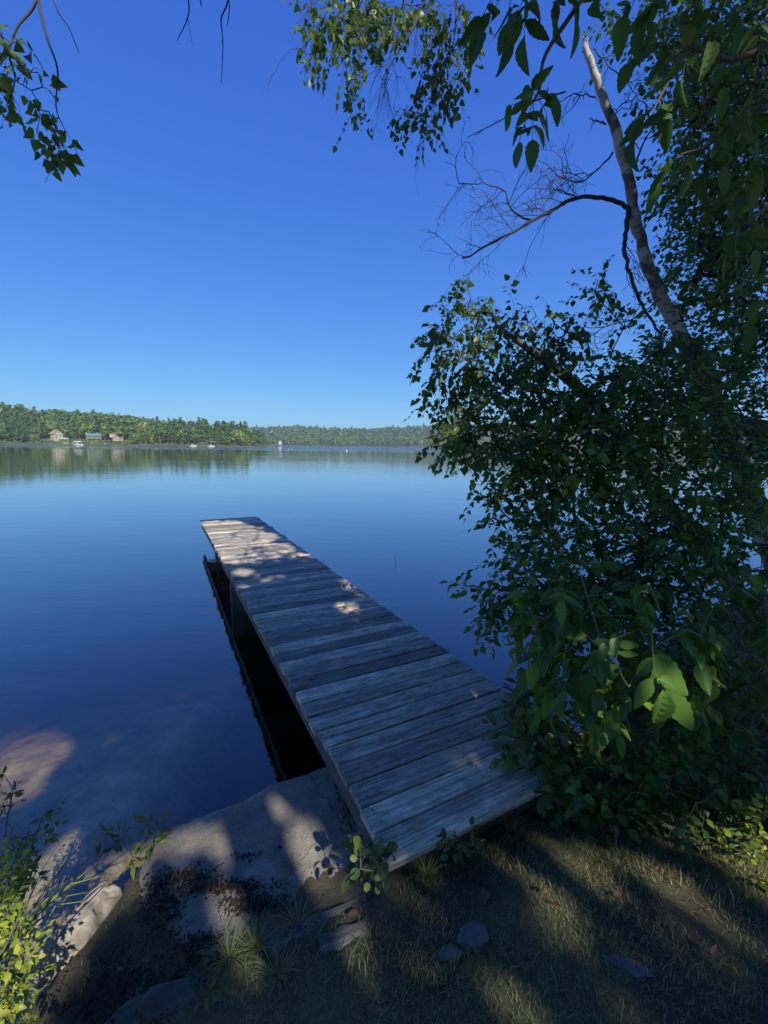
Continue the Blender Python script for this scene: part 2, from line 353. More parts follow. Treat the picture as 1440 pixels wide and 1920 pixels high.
def far_leaf(name, a, bcol):
    m, nt, b = newmat(name)
    oi = N(nt, 'ShaderNodeObjectInfo'); g = N(nt, 'ShaderNodeNewGeometry')
    c = ramp(nt, oi.outputs['Random'], [(0, a), (1, bcol)])
    c = mixc(nt, c, ramp(nt, g.outputs['Random Per Island'], [(0, (0.55, 0.6, 0.6)), (1, (1.5, 1.4, 1.2))]), 1.0, 'MULTIPLY')
    c = mixc(nt, c, ramp(nt, noise_t(nt, coords(nt, (1, 1, 1), 'Object'), 0.05, 2), [(0.35, (0.75, 0.8, 0.8)), (0.65, (1.3, 1.2, 1.0))]), 1.0, 'MULTIPLY')
    nt.links.new(c, b.inputs['Base Color']); b.inputs['Roughness'].default_value = 0.7; b.inputs['Specular IOR Level'].default_value = 0.2
    return m
M['far_broad'] = far_leaf('far_broadleaf', (0.06, 0.115, 0.032), (0.12, 0.18, 0.047))
M['far_pine'] = far_leaf('far_pine', (0.038, 0.085, 0.035), (0.07, 0.125, 0.047))
M['far_wood'] = far_leaf('far_wood', (0.072, 0.132, 0.04), (0.072, 0.132, 0.04))
M['far_trunk'] = plain('far_trunk', (0.16, 0.13, 0.1), 0.9)
M['hill'] = plain('forest_floor', (0.055, 0.075, 0.03), 0.95, 0.4, 0.1)
M['lawn'] = plain('lawn', (0.16, 0.22, 0.06), 0.9, 0.2, 0.2)
M['shore_stone'] = plain('shore_stone', (0.05, 0.048, 0.042), 0.9, 0.4, 0.8)

# ------------------------------------------------------------------ leaf templates and plant growing
TPL = {
 'ovate': (np.array([[0, 0, 0], [-.5, .3, .05], [0, .3, 0], [.5, .3, .05], [-.40, .62, .02], [0, .64, -.03], [.40, .62, .02], [0, 1, -.14]]),
           [[0, 2, 1], [0, 3, 2], [1, 2, 5, 4], [2, 3, 6, 5], [4, 5, 7], [5, 6, 7]]),
 'birch': (np.array([[0, 0, 0], [-.5, .2, .04], [0, .25, 0], [.5, .2, .04], [-.3, .6, .0], [0, .6, -.03], [.3, .6, 0], [0, 1, -.1]]),
           [[0, 2, 1], [0, 3, 2], [1, 2, 5, 4], [2, 3, 6, 5], [4, 5, 7], [5, 6, 7]]),
 'lance': (np.array([[0, 0, 0], [-.42, .25, .05], [0, .25, 0], [.42, .25, .05], [-.45, .55, .02], [0, .55, -.03], [.45, .55, .02], [0, 1, -.2]]),
           [[0, 2, 1], [0, 3, 2], [1, 2, 5, 4], [2, 3, 6, 5], [4, 5, 7], [5, 6, 7]]),
 'round': (np.array([[0, 0, 0], [-.42, .2, .04], [.42, .2, .04], [-.5, .55, .06], [0, .5, 0], [.5, .55, .06], [-.28, .88, .02], [.28, .88, .02], [0, .98, -.03]]),
           [[0, 4, 3, 1], [0, 2, 5, 4], [3, 4, 8, 6], [4, 5, 7, 8]]),
 'flat': (np.array([[0, 0, 0], [-.5, .45, .05], [0, 1, -.05], [.5, .45, .05]]), [[0, 3, 2], [0, 2, 1]]),
 'bigash': (np.array([[0, 0, 0], [-.32, .12, .03], [0, .14, 0], [.32, .12, .03], [-.52, .38, .06], [0, .38, 0], [.52, .38, .06], [-.42, .66, .02], [0, .66, -.05], [.42, .66, .02], [-.15, .87, -.07], [.15, .87, -.07], [0, 1, -.17]]),
           [[0, 2, 1], [0, 3, 2], [1, 2, 5, 4], [2, 3, 6, 5], [4, 5, 8, 7], [5, 6, 9, 8], [7, 8, 12, 10], [8, 9, 11, 12]]),
}
LRG = np.random.default_rng(99)
def fine_leaf(nr=12):
    V, F = [], []
    for i in range(nr + 1):
        t = i / nr; w_ = 0.5 * (math.sin(math.pi * t ** .72) ** .85) * (1.06 - .18 * t) if 0 < i < nr else .012
        for u in (-1, -.55, 0, .55, 1):
            ed = 1 + (.09 if i % 2 else -.05) * (abs(u) == 1)
            V.append([u * w_ * ed, t + abs(u) * .045 * (1 if 0 < i < nr else 0), .10 * abs(u) * w_ * 2 * (1 - t * .4) - .13 * t * t + (.012 if i % 2 else -.012) * (abs(u) == .55)])
    for i in range(nr):
        for j in range(4): a = i * 5 + j; F.append([a, a + 1, a + 6, a + 5])
    return np.array(V), F
TPL['bigash'] = fine_leaf()
def add_leaves(mb, kind, P, D, Nn, L, wr, mi=0):
    T, faces = TPL[kind]
    P = np.asarray(P, float); n = len(P)
    if n == 0: return
    y = unit(D); z = np.asarray(Nn, float); z = unit(z - (z * y).sum(1, keepdims=True) * y); x = np.cross(y, z)
    L = np.broadcast_to(np.asarray(L, float), (n,))[:, None, None]; wr = np.broadcast_to(np.asarray(wr, float), (n,))[:, None, None]
    curl = LRG.uniform(-.4, 2.8, n)[:, None, None]
    V = P[:, None] + L * (T[None, :, 0:1] * wr * x[:, None] + T[None, :, 1:2] * y[:, None] + T[None, :, 2:3] * curl * z[:, None])
    base = mb.n; mb.v.append(V.reshape(-1, 3)); k = len(T)
    off = (np.arange(n) * k + base)[:, None]
    for f in faces:
        F = off + np.array(f)[None]
        mb.l.append(F.ravel()); mb.t.append(np.full(n, len(f))); mb.m.append(np.full(n, mi))
    mb.n += n * k

def skeleton(roots, attr, rg, mb, r_tip=0.0018, r_max=0.02, sides=4, sag=0.12, keep_root=True):
    """connect every attractor to the nearest wood, nearest first; returns the outward direction at each attractor"""
    nodes = [np.asarray(p, float) for p in roots]
    nd = np.concatenate(nodes); A = np.asarray(attr, float); n = len(A)
    best = np.full(n, 1e9); bi = np.zeros(n, int)
    for i in range(0, n):
        d = np.linalg.norm(nd - A[i], axis=1); bi[i] = d.argmin(); best[i] = d[bi[i]]
    par = [-1] * len(nd); P = list(nd); done = np.zeros(n, bool); out = np.zeros((n, 3)); paths = []
    for _ in range(n):
        b = np.where(done, 1e9, best); i = int(b.argmin()); done[i] = True
        a = P[bi[i]]; e = A[i]; L = np.linalg.norm(e - a)
        k = max(1, int(L / 0.22)); prev = bi[i]; idx = [prev]
        for j in range(1, k + 1):
            t = j / k; q = a + (e - a) * t
            if j < k: q = q + rg.normal(0, 0.06 * L, 3) + np.array([0, 0, sag * L * math.sin(math.pi * t)])
            P.append(q); par.append(prev); prev = len(P) - 1; idx.append(prev)
            dd = np.linalg.norm(A - q, axis=1); up = dd < best; best[up] = dd[up]; bi[up] = prev
        out[i] = unit(e - a) if L > 1e-6 else np.array([0, 0, 1.0]); paths.append(idx)
    cnt = np.zeros(len(P)); 
    for idx in paths: cnt[idx[-1]] += 1
    for i in range(len(P) - 1, -1, -1):
        if par[i] >= 0: cnt[par[i]] += cnt[i]
    rr = np.minimum(r_tip * np.maximum(cnt, 1) ** 0.42, r_max)
    for idx in paths:
        mb.tube([P[i] for i in idx] if len(idx) > 1 else [P[idx[0]], P[idx[0]] + 0.01], [rr[i] for i in idx], sides)
    return out

def blobs(spec, rg):
    """spec rows: px, py, rx, ry, Ynear, Yfar, n  -> points"""
    out = []
    for (px, py, rx, ry, y0, y1, n) in spec:
        for _ in range(n):
            r = math.sqrt(rg.random()); a = rg.random() * 2 * math.pi
            out.append(ay(px + rx * r * math.cos(a), py + ry * r * math.sin(a), rg.uniform(y0, y1)))
    return np.array(out)

def twig_leaves(A, O, rg, wood, leaf, kind, k, tl, L, wr, droop=0.5, spread=1.0, rt=0.0012, up=0.8, petiole=0.01, cull=None):
    """a leafy twig at each attractor"""
    PP, DD, NN, LL = [], [], [], []
    for a, o in zip(A, O):
        d = unit(o + rg.normal(0, 0.45, 3) + np.array([0, 0, -droop]))
        kk = max(2, int(round(k * rg.uniform(0.6, 1.4)))); t_l = tl * rg.uniform(0.6, 1.4)
        side = unit(np.cross(d, [0, 0, 1.0]) + 1e-6); pts = [a]
        for j in range(1, 4):
            pts.append(pts[-1] + unit(d + np.array([0, 0, -droop * 0.35 * j]) + rg.normal(0, .12, 3)) * t_l / 3)
        wood.tube(pts, [rt * 1.3, rt, rt * .8, rt * .5], 3)
        pts = np.array(pts)
        for j in range(kk):
            t = (j + 0.7) / kk * 3; i = min(2, int(t)); p = pts[i] + (pts[i + 1] - pts[i]) * (t - i)
            s = 1 if j % 2 else -1
            ld = unit(d * (0.55 if j < kk - 1 else 1.5) + side * s * spread * rg.uniform(.6, 1.2) + rg.normal(0, .3, 3) + np.array([0, 0, -droop * 0.8]))
            PP.append(p + ld * petiole); DD.append(ld)
            NN.append(np.array([0, 0, up]) + rg.normal(0, .55, 3)); LL.append(L * rg.uniform(.45, 1.3))
    PP, DD, NN, LL = map(np.array, (PP, DD, NN, LL))
    if cull is not None:
        m = cull(PP); PP, DD, NN, LL = PP[m], DD[m], NN[m], LL[m]
    add_leaves(leaf, kind, PP, DD, NN, LL, wr)

def compound(A, O, rg, wood, leaf, kind, pairs, rach, L, wr, droop=0.6, rt=0.0016, dirs=None, up=0.9):
    """a pinnate leaf (ash, hickory) at each point"""
    PP, DD, NN, LL = [], [], [], []
    for i, (a, o) in enumerate(zip(A, O)):
        d = unit(dirs[i]) if dirs is not None else unit(o * 0.8 + rg.normal(0, .4, 3) + np.array([0, 0, -droop * .5]))
        pts = [np.array(a)]; rl = rach * rg.uniform(.7, 1.2); m = pairs + 1
        for j in range(m):
            pts.append(pts[-1] + unit(d + np.array([0, 0, -droop * 0.25 * (j + 1)])) * rl / m)
        wood.tube(pts, np.linspace(rt, rt * .5, m + 1), 4)
        side = unit(np.cross(d, [0, 0, 1.0]) + 1e-6)
        nn = np.array([0, 0, up]) + rg.normal(0, .25, 3)
        for j in range(1, m):
            for s in (-1, 1):
                ld = unit(d * .55 + side * s + rg.normal(0, .18, 3) + np.array([0, 0, -droop * .7]))
                PP.append(pts[j]); DD.append(ld); NN.append(nn + rg.normal(0, .3, 3)); LL.append(L * rg.uniform(.7, 1.05) * (0.75 + 0.25 * j / m))
        PP.append(pts[-1]); DD.append(unit(pts[-1] - pts[-2] + np.array([0, 0, -.2 * droop]))); NN.append(nn); LL.append(L * rg.uniform(.95, 1.25))
    add_leaves(leaf, kind, np.array(PP), np.array(DD), np.array(NN), np.array(LL), wr)

def bare_twigs(mb, line, rg, n, L, r, depth, droop=0.25, ang=(35, 70), t0=0.1):
    """dead side twigs off a line, recursively"""
    P = np.asarray(line, float); m = len(P) - 1
    for _ in range(n):
        t = t0 + (1 - t0) * rg.random(); u = t * m; i = min(m - 1, int(u)); p = P[i] + (P[i + 1] - P[i]) * (u - i)
        d = unit(P[min(m, i + 1)] - P[i]); q = unit(np.cross(d, rg.normal(0, 1, 3)))
        a = math.radians(rg.uniform(*ang)); e = unit(d * math.cos(a) + q * math.sin(a))
        l = L * rg.uniform(.4, 1.2) * (1.15 - 0.5 * t); pts = [p]
        for k in range(5):
            e = unit(e + rg.normal(0, .2, 3) + np.array([0, 0, -droop * .3])); pts.append(pts[-1] + e * l / 5)
        mb.tube(pts, np.linspace(r, r * .45, 6), 4 if r > .003 else 3)
        if depth > 0: bare_twigs(mb, pts, rg, max(2, int(n * .45)), L * .5, r * .6, depth - 1, droop, ang)

# ------------------------------------------------------------------ terrain
SHORE = np.array([(-60, -14), (-14, -5), (-5, -2.0), (-2.6, -0.4), (-1.75, 0.5), (-1.36, 0.95), (-1.22, 1.35), (-1.16, 1.7), (-1.09, 1.86), (-0.63, 2.12), (-0.28, 2.32),
                  (0.3, 2.5), (0.9, 2.62), (1.35, 2.72), (2.0, 3.3), (3.0, 4.25), (4.6, 5.3), (7, 6.0), (14, 8.5), (60, 22)], float)
def shore_sd(X, Y):
    P = np.stack([X, Y], -1); a = SHORE[:-1]; b = SHORE[1:]; ab = b - a
    ap = P[..., None, :] - a; t = np.clip((ap * ab).sum(-1) / (ab * ab).sum(-1), 0, 1)
    q = ap - t[..., None] * ab; d2 = (q * q).sum(-1); i = d2.argmin(-1); d = np.sqrt(np.take_along_axis(d2, i[..., None], -1)[..., 0])
    A = a[i]; AB = ab[i]; cr = AB[..., 0] * (Y - A[..., 1]) - AB[..., 1] * (X - A[..., 0])
    return np.where(cr < 0, d, -d)
def ter(X, Y):
    X = np.asarray(X, float); Y = np.asarray(Y, float); sd = shore_sd(X, Y)
    land = np.interp(sd, [0, .08, .5, .8, 1.2, 1.7, 3, 8, 60], [0, .07, .12, .2, .34, .44, .5, .8, 3.5])
    bed = np.interp(-sd, [0, .1, .3, 1.0, 2.2, 4, 8, 20, 60], [0, -.22, -.3, -.4, -.58, -1.1, -2.6, -4, -4])
    u = np.clip((X + 1.75) / .8, 0, 1); bed = bed * (1 + 1.8 * u * u * (3 - 2 * u) * np.clip(-sd / .4, 0, 1)); bed = np.maximum(bed, -4.0)
    z = np.where(sd > 0, land, bed)
    z = z + 0.018 * (np.sin(X * 5.1 + 1.3 * Y) * np.sin(Y * 4.3 - X)) * np.clip(sd, 0, .6) + 0.03 * np.sin(X * 2.7 + 2) * np.sin(Y * 3.1) * np.clip(-sd, 0, 1)
    return z
def terz(x, y): return float(ter(np.array([x]), np.array([y]))[0])
def on_ground(px, py):
    z = 0.35
    for _ in range(12):
        p = az(px, py, z); z = 0.5 * z + 0.5 * terz(p[0], p[1])
    p = az(px, py, z); p[2] = terz(p[0], p[1]); return p

WZ = -0.2      # lake level
def build_ground():
    def axis(lo, hi, f0, f1, fine, n):
        return np.unique(np.concatenate([lo + (f0 - lo) * (1 - (1 - np.linspace(0, 1, n)) ** 2.2), np.arange(f0, f1, fine), f1 + (hi - f1) * np.linspace(0, 1, n) ** 2.2]))
    xs = axis(-60, 60, -2.2, 5.5, 0.045, 26); ys = axis(-60, 60, -0.2, 5.0, 0.045, 26)
    X, Y = np.meshgrid(xs, ys); Z = ter(X, Y)
    rg = np.random.default_rng(5)
    Z = Z + rg.normal(0, .004, Z.shape) * (np.abs(X) < 6)
    n, m = X.shape; i = np.arange(n - 1)[:, None] * m + np.arange(m - 1)[None]
    F = np.stack([i, i + 1, i + m + 1, i + m], -1).reshape(-1, 4)
    mb = MB(); mb.add(np.stack([X, Y, Z], -1), F); tag(mb.build('ground', M['ground']), kind='structure')
    mb = MB(); mb.add([[-3000, -60, -4.15], [3000, -60, -4.15], [3000, 3000, -4.15], [-3000, 3000, -4.15]], [[0, 1, 2, 3]])
    tag(mb.build('lake_bed', M['mud']), kind='structure')
    mb = MB(); mb.add([[x, y, z] for z in (WZ, -4.4) for x, y in ((-2400, -60), (2400, -60), (2400, 1900), (-2400, 1900))], [[0, 1, 2, 3], [7, 6, 5, 4], [0, 4, 5, 1], [1, 5, 6, 2], [2, 6, 7, 3], [3, 7, 4, 0]])
    tag(mb.build('lake_water', M['water'], None, False), kind='structure')
build_ground()

# ------------------------------------------------------------------ far shores
def px_dir(x):
    d = ray(x, 836); d = d.copy(); d[2] = 0; return d / d[1]
RX = [-900, -300, 0, 100, 200, 260, 310, 350, 400, 450, 490, 520]
RH = [26, 25, 24, 22, 20, 16.5, 12, 7.5, 4, 2.0, 0.9, 0.2]
def shoreD(x): return np.interp(x, [-900, -300, 0, 200, 300, 400, 480, 520], [230, 275, 290, 295, 303, 318, 335, 345])
def hillz(x, D):
    s = D - shoreD(x); rh = np.interp(x, RX, RH)
    low = np.clip(s / 22, 0, 1) * np.minimum(3.6, rh * .5 + .6)
    t = np.clip((s - 22) / 150, 0, 1); up = (t * t * (3 - 2 * t)) * np.maximum(rh - 3.6, 0)
    end = np.clip((520 - x) / 40, 0, 1)
    return np.where(s < 0, np.maximum(-1.0, s * .2), 0.35 + low + up) * np.clip(end + .15, 0, 1)
FX = [430, 480, 520, 560, 610, 700, 760, 860, 1000, 1200, 1450, 2200]
FH = [24, 28, 33, 36, 31, 32, 40, 48, 52, 50, 46, 44]
def farD(x): return np.interp(x, [430, 480, 560, 700, 860, 1100, 1450, 2200], [760, 790, 820, 860, 870, 840, 700, 520])
def farz(x, D):
    s = D - farD(x); t = np.clip((s - 60) / 330, 0, 1)
    return np.where(s < 0, np.maximum(-1, s * .2), .4 + np.clip(s / 60, 0, 1) * 2.0 + (t * t * (3 - 2 * t)) * np.interp(x, FX, FH))
def sheet(name, mat, xs, ds, shoref, zf):
    V = []; 
    for x in xs:
        for s in ds:
            D = float(shoref(x)) + s; p = px_dir(x) * D; p[2] = float(zf(x, D)); V.append(p)
    n, m = len(xs), len(ds); i = np.arange(n - 1)[:, None] * m + np.arange(m - 1)[None]
    F = np.stack([i, i + m, i + m + 1, i + 1], -1).reshape(-1, 4)
    mb = MB(); mb.add(np.array(V), F); tag(mb.build(name, mat), kind='structure')
sheet('hill', M['hill'], np.linspace(-900, 520, 120), [-12, -3, 0, 1, 3, 8, 15, 22, 40, 60, 80, 100, 120, 140, 160, 175, 220, 300, 420], shoreD, hillz)
sheet('far_hills', M['hill'], np.linspace(430, 2200, 110), [-15, -3, 0, 2, 10, 30, 60, 100, 150, 200, 260, 320, 390, 480, 700], farD, farz)

def crown_quads(mb, C, R, n, size, rg, mi=0, shell=0.55):
    d = unit(rg.normal(0, 1, (n, 3))); r = (shell + (1 - shell) * rg.random(n) ** .5)[:, None]
    P = np.array(C) + d * r * np.array(R)
    nn = unit(d + rg.normal(0, .5, (n, 3)) + np.array([0, 0, .35])); u = unit(np.cross(nn, rg.normal(0, 1, (n, 3)))); 
    add_leaves(mb, 'flat', P - u * size * .5, u, nn, size * rg.uniform(.6, 1.4, n), rg.uniform(.6, 1.1, n), mi)
def broad_mesh(seed, h=14.0, q=1.0):
    rg = np.random.default_rng(seed); mb = MB()
    mb.tube([[0, 0, -1], [.1, 0, h * .3], [0, .1, h * .75]], [.28, .22, .08], 5, 1)
    for k in range(9):
        a = rg.random() * 6.28; rr = rg.uniform(0, .22) * h; z = rg.uniform(.3, .82) * h
        if k == 0: rr, z = 0, .85 * h
        crown_quads(mb, [rr * math.cos(a), rr * math.sin(a), z], np.array([.2, .2, .15]) * h * rg.uniform(.7, 1.15), int(46 * q), .095 * h / math.sqrt(q), rg)
    return mb
def pine_mesh(seed, h=17.0, q=1.0):
    rg = np.random.default_rng(seed); mb = MB()
    mb.tube([[0, 0, -1], [.1, 0, h * .5], [0, .1, h * .98]], [.26, .18, .04], 5, 1)
    lv = 9
    for k in range(lv):
        z = h * (.34 + .64 * k / (lv - 1)); R = h * (.21 * (1 - (k / lv) ** 1.6) + .035)
        nb = 5 if k < lv - 2 else 3
        for b in range(nb):
            a = rg.random() * 6.28; l = R * rg.uniform(.5, 1.1)
            crown_quads(mb, [l * .6 * math.cos(a), l * .6 * math.sin(a), z + rg.uniform(-.4, .4)], [l * .5, l * .5, h * .028], int(14 * q), .07 * h / math.sqrt(q), rg)
    return mb
rgF = np.random.default_rng(11)
BROAD = [broad_mesh(s) for s in range(6)]; PINE = [pine_mesh(s) for s in range(20, 25)]
BROAD_L = [broad_mesh(s, 14, .35) for s in range(3)]; PINE_L = [pine_mesh(s, 17, .5) for s in range(30, 32)]
def merged(mb):
    V = np.concatenate(mb.v); L = np.concatenate(mb.l); T = np.concatenate(mb.t); Mi = np.concatenate(mb.m); return V, L, T, Mi
def mb_append(dst, g, loc, s, rz):
    V, L, T, Mi = g; c, q = math.cos(rz), math.sin(rz)
    R = np.array([[c, -q, 0], [q, c, 0], [0, 0, 1]]); dst.v.append((V * s) @ R.T + np.array(loc)); dst.l.append(L + dst.n); dst.t.append(T); dst.m.append(Mi); dst.n += len(V)
HOUSE_GAP = [(93, 121, 24), (156, 194, 20), (205, 232, 20)]
trees = []
# shore row and slope of the left hill
for _ in range(2600):
    x = rgF.uniform(-420, 497); sh = float(shoreD(x)); s = rgF.random() ** 1.25 * 200 + 2.5
    if x > 400: s = rgF.random() * 60 + 2.5
    D = sh + s
    if any(a < x < b and s < g for a, b, g in HOUSE_GAP) and rgF.random() < .97: continue
    if any(a - 14 < x < b + 10 and s < 20 for a, b, g in HOUSE_GAP): continue
    p = px_dir(x) * D; p[2] = float(hillz(x, D)) - .2
    trees.append((s, D, x, p))
# thin out: keep a spacing
keep = []; cell = {}
for t in sorted(trees, key=lambda t: t[0]):
    p = t[3]; k = (int(p[0] // 4.6), int(p[1] // 4.6))
    if k in cell: continue
    cell[k] = 1; keep.append(t)
def is_pine(x, s): 
    if x < 60: return rgF.random() < .7
    if 318 < x < 500: return rgF.random() < .6
    return rgF.random() < (.22 if s < 40 else .06)
front = [t for t in keep if -25 < t[2] < 500]; front.sort(key=lambda t: t[1] + (0 if t[2] < 330 else -20))
ids = set(id(t) for t in front[:290])
protoB = [b.build('broadleaf_tree', [M['far_broad'], M['far_trunk']], link=False).data for b in BROAD]
protoP = [b.build('pine_tree', [M['far_pine'], M['far_trunk']], link=False).data for b in PINE]
for o in [o for o in bpy.data.objects if o.name not in COL.objects]: bpy.data.objects.remove(o)
gB = [merged(b) for b in BROAD_L]; gP = [merged(b) for b in PINE_L]
wood = MB()
for t in keep:
    s, D, x, p = t; pine = is_pine(x, s)
    hgt = rgF.uniform(.62, 1.0) if s > 25 else rgF.uniform(.45, .95)
    if 60 < x < 250 and s < 16: hgt *= .4
    if pine and (x < 40 or 325 < x < 470): hgt *= rgF.uniform(1.0, 1.22)
    if x > 465: hgt *= .72
    rz = rgF.random() * 6.28
    if id(t) in ids:
        me = (protoP if pine else protoB)[rgF.integers(5)]
        o = bpy.data.objects.new('pine_tree' if pine else 'broadleaf_tree', me); COL.objects.link(o)
        o.location = p; o.rotation_euler.z = rz; o.scale = (hgt * rgF.uniform(.9, 1.15),) * 2 + (hgt,)
        if pine: tag(o, 'dark green pine with layered boughs on the wooded left shore of the lake', 'tree', 'pines on the wooded left shore')
        else: tag(o, 'round crowned green broadleaf tree on the wooded left shore of the lake', 'tree', 'broadleaf trees on the wooded left shore')
    else:
        mb_append(wood, gP[rgF.integers(2)] if pine else gB[rgF.integers(3)], p, hgt, rz)
tag(wood.build('hill_forest', [M['far_wood'], M['far_trunk']]), 'dense mixed woodland covering the slope of the hill behind the houses', 'forest', kind='stuff')
wood = MB()
gBl = [merged(broad_mesh(s, 14, .16)) for s in range(50, 53)]; gPl = [merged(pine_mesh(s, 17, .25)) for s in range(60, 62)]
for k in range(3600):
    x = rgF.uniform(430, 1750); near = k < 1100
    s = rgF.uniform(2, 45) if near else 45 + rgF.random() ** .8 * 370
    D = float(farD(x)) + s; p = px_dir(x) * D; p[2] = float(farz(x, D)) - .3
    if near and 500 < x < 534 and s < 28 : continue
    sc = (rgF.uniform(.75, 1.15) if near else rgF.uniform(.95, 1.35)); pine = rgF.random() < (.4 if near else .06)
    mb_append(wood, gPl[rgF.integers(2)] if pine else gBl[rgF.integers(3)], p, sc, rgF.random() * 6.28)
tag(wood.build('far_forest', [M['far_wood'], M['far_trunk']]), 'unbroken green forest along the distant far shore and its low hills', 'forest', kind='stuff')
# dark stones and brush at the water line
def shore_band(name, shoref, zf, x0, x1, n, size, label):
    mb = MB(); rg = np.random.default_rng(3)
    for _ in range(n):
        x = rg.uniform(x0, x1); D = float(shoref(x)) + rg.uniform(-.6, 1.2); p = px_dir(x) * D; p[2] = .1
        crown_quads(mb, p, np.array([1.2, .6, .45]) * size, 7, .7 * size, rg, 0, .3)
    tag(mb.build(name, M['shore_stone']), label, 'shore stones', kind='stuff')
shore_band('shore_rubble', shoreD, hillz, -300, 500, 420, 1.0, 'dark stones and roots along the waterline of the wooded left shore')
shore_band('shore_rubble', farD, farz, 470, 1500, 500, 2.2, 'dark stones and roots along the waterline of the distant far shore')
def brush(x0, x1, n, seed, sz=1.0):
    mb = MB(); rg = np.random.default_rng(seed)
    for _ in range(n):
        x = rg.uniform(x0, x1); s = rg.uniform(1, 12); D = float(shoreD(x)) + s; p = px_dir(x) * D; p[2] = float(hillz(x, D)) + .4
        crown_quads(mb, p, np.array([1.4, 1.2, .9]) * sz * rg.uniform(.6, 1.3), 26, .7, rg, 0, .3)
    return tag(mb.build('shore_brush', M['far_broad']), 'low green brush massed along the bank below the houses', 'bushes', kind='stuff')
brush(-200, 500, 330, 8)

# ------------------------------------------------------------------ houses and boats over the lake
H = dict(cream=plain('cream_siding', (0.33, 0.29, 0.21), .8, .08), brown=plain('brown_shingle', (0.22, 0.17, 0.12), .9, .2, 2), glass=plain('window_glass', (0.03, 0.035, 0.04), .15, .1),
         white=plain('white_paint', (0.4, 0.4, 0.4), .6, .05), teal=plain('teal_roof', (0.07, 0.17, 0.17), .7, .2, 2), stone=plain('house_stone', (0.16, 0.14, 0.13), .9, .4, 1.5),
         red=plain('red_shingle', (0.24, 0.13, 0.11), .85, .2, 2), tan=plain('tan_siding', (0.24, 0.195, 0.15), .85, .15, 2), dark=plain('near_black', (0.015, 0.015, 0.015), .9))
def gable(mb_w, mb_r, w, d, wall, rise, over=.5):
    """gable facing -Y, ridge along Y"""
    mb_w.add([[-w/2, -d/2, -3], [w/2, -d/2, -3], [w/2, -d/2, wall], [0, -d/2, wall + rise], [-w/2, -d/2, wall], [-w/2, d/2, -3], [w/2, d/2, -3], [w/2, d/2, wall], [0, d/2, wall + rise], [-w/2, d/2, wall]],
             [[0, 1, 2, 3, 4], [6, 5, 9, 8, 7], [1, 6, 7, 2], [5, 0, 4, 9]])
    sl = rise / (w / 2); t = .25
    for s in (-1, 1):
        x1 = s * (w / 2 + over); z1 = wall - sl * over
        a = [[0, -d/2 - over, wall + rise + .03], [x1, -d/2 - over, z1 + .03], [x1, d/2 + over, z1 + .03], [0, d/2 + over, wall + rise + .03]]
        V = np.array(a + [[p[0], p[1], p[2] + t] for p in a]); mb_r.add(V, [[0, 1, 2, 3], [7, 6, 5, 4], [0, 4, 5, 1], [1, 5, 6, 2], [2, 6, 7, 3], [3, 7, 4, 0]])
def house_root(name, px, s, label, dz=0, turn=0):
    D = float(shoreD(px)) + s; p = px_dir(px) * D; p[2] = float(hillz(px, D)) + dz
    sc_ = .74; r_ = empty(name, p, label, 'house', rz=math.atan2(-p[0], p[1]) + turn); r_.scale = (sc_, sc_, sc_); return r_
def win(root, x, z, w, h, y, glass=None):
    mb = MB(); mb.box([x, y, z], [w, .12, h]); f = mb.build('window', H['white'], root, False)
    mb = MB(); mb.box([x, y - .07, z], [w * .8, .05, h * .82]); mb.build('pane', glass or H['glass'], f, False)
r = house_root('lake_house', 108, 17, 'tall cream gabled house with brown roof and raised deck on the far left shore', 1.0, .35)
w, rf = MB(), MB(); gable(w, rf, 7.2, 9, 4.6, 3.4); w.build('wall', H['cream'], r, False); rf.build('roof', H['brown'], r, False)
for x in (-1.9, 1.5): win(r, x, .9, 2.0, 1.5, -4.53); win(r, x, 3.3, 2.0, 1.5, -4.53)
win(r, 0, 5.9, 1.5, 1.4, -4.53)
d = MB(); d.box([3.2, -5.6, -.3], [7.5, 2.1, .25]); d.box([3.2, -6.6, .4], [7.5, .08, .9])
d.build('deck', H['white'], r, False)
for x in (1, 4, 6.7):
    d = MB(); d.box([x, -6.4, -1.9], [.25, .25, 2.95]); d.build('deck_post', H['brown'], r, False)
r = house_root('lake_house', 178, 16, 'long low house with teal roof, two chimneys and dark stone arches on the left shore', .3, -.05)
w = MB(); w.box([0, 0, 1.2], [12, 7, 6.2]); w.build('wall', H['stone'], r, False)
rf = MB(); rf.add([[-6.8, -4.4, 4.2], [6.8, -4.4, 4.2], [6.8, 4.4, 4.2], [-6.8, 4.4, 4.2], [-4.6, 0, 6.6], [4.6, 0, 6.6]], [[0, 1, 5, 4], [1, 2, 5], [2, 3, 4, 5], [3, 0, 4], [3, 2, 1, 0]]); rf = rf.build('roof', H['teal'], r, False)
for x in (-6.0, 2.6):
    c = MB(); c.box([x, .6, 6.3], [.7, .7, 2.6]); c.build('chimney', H['cream'], rf, False)
for x in (-3.4, 0, 3.4):
    c = MB(); a = np.linspace(0, math.pi, 9); V = [[x - 1.2, -3.56, -.9], [x + 1.2, -3.56, -.9]] + [[x + 1.2 * math.cos(t), -3.56, .5 + .8 * math.sin(t)] for t in a]
    V = np.array(V); V2 = V + [0, .5, 0]; n = len(V); c.add(np.vstack([V, V2]), [list(range(n))] + [[i, i + n, (i + 1) % n + n, (i + 1) % n] for i in range(n)]); c.build('archway', H['dark'], r, False)  # near-black panels on the wall paint the shade inside the arches
for x in (-4.4, -1.5, 1.5, 4.4): win(r, x, 2.9, 1.5, 1.1, -3.53)
b = MB(); b.box([0, -3.9, 1.75], [11, .9, .18]); b.build('balcony', H['tan'], r, False)
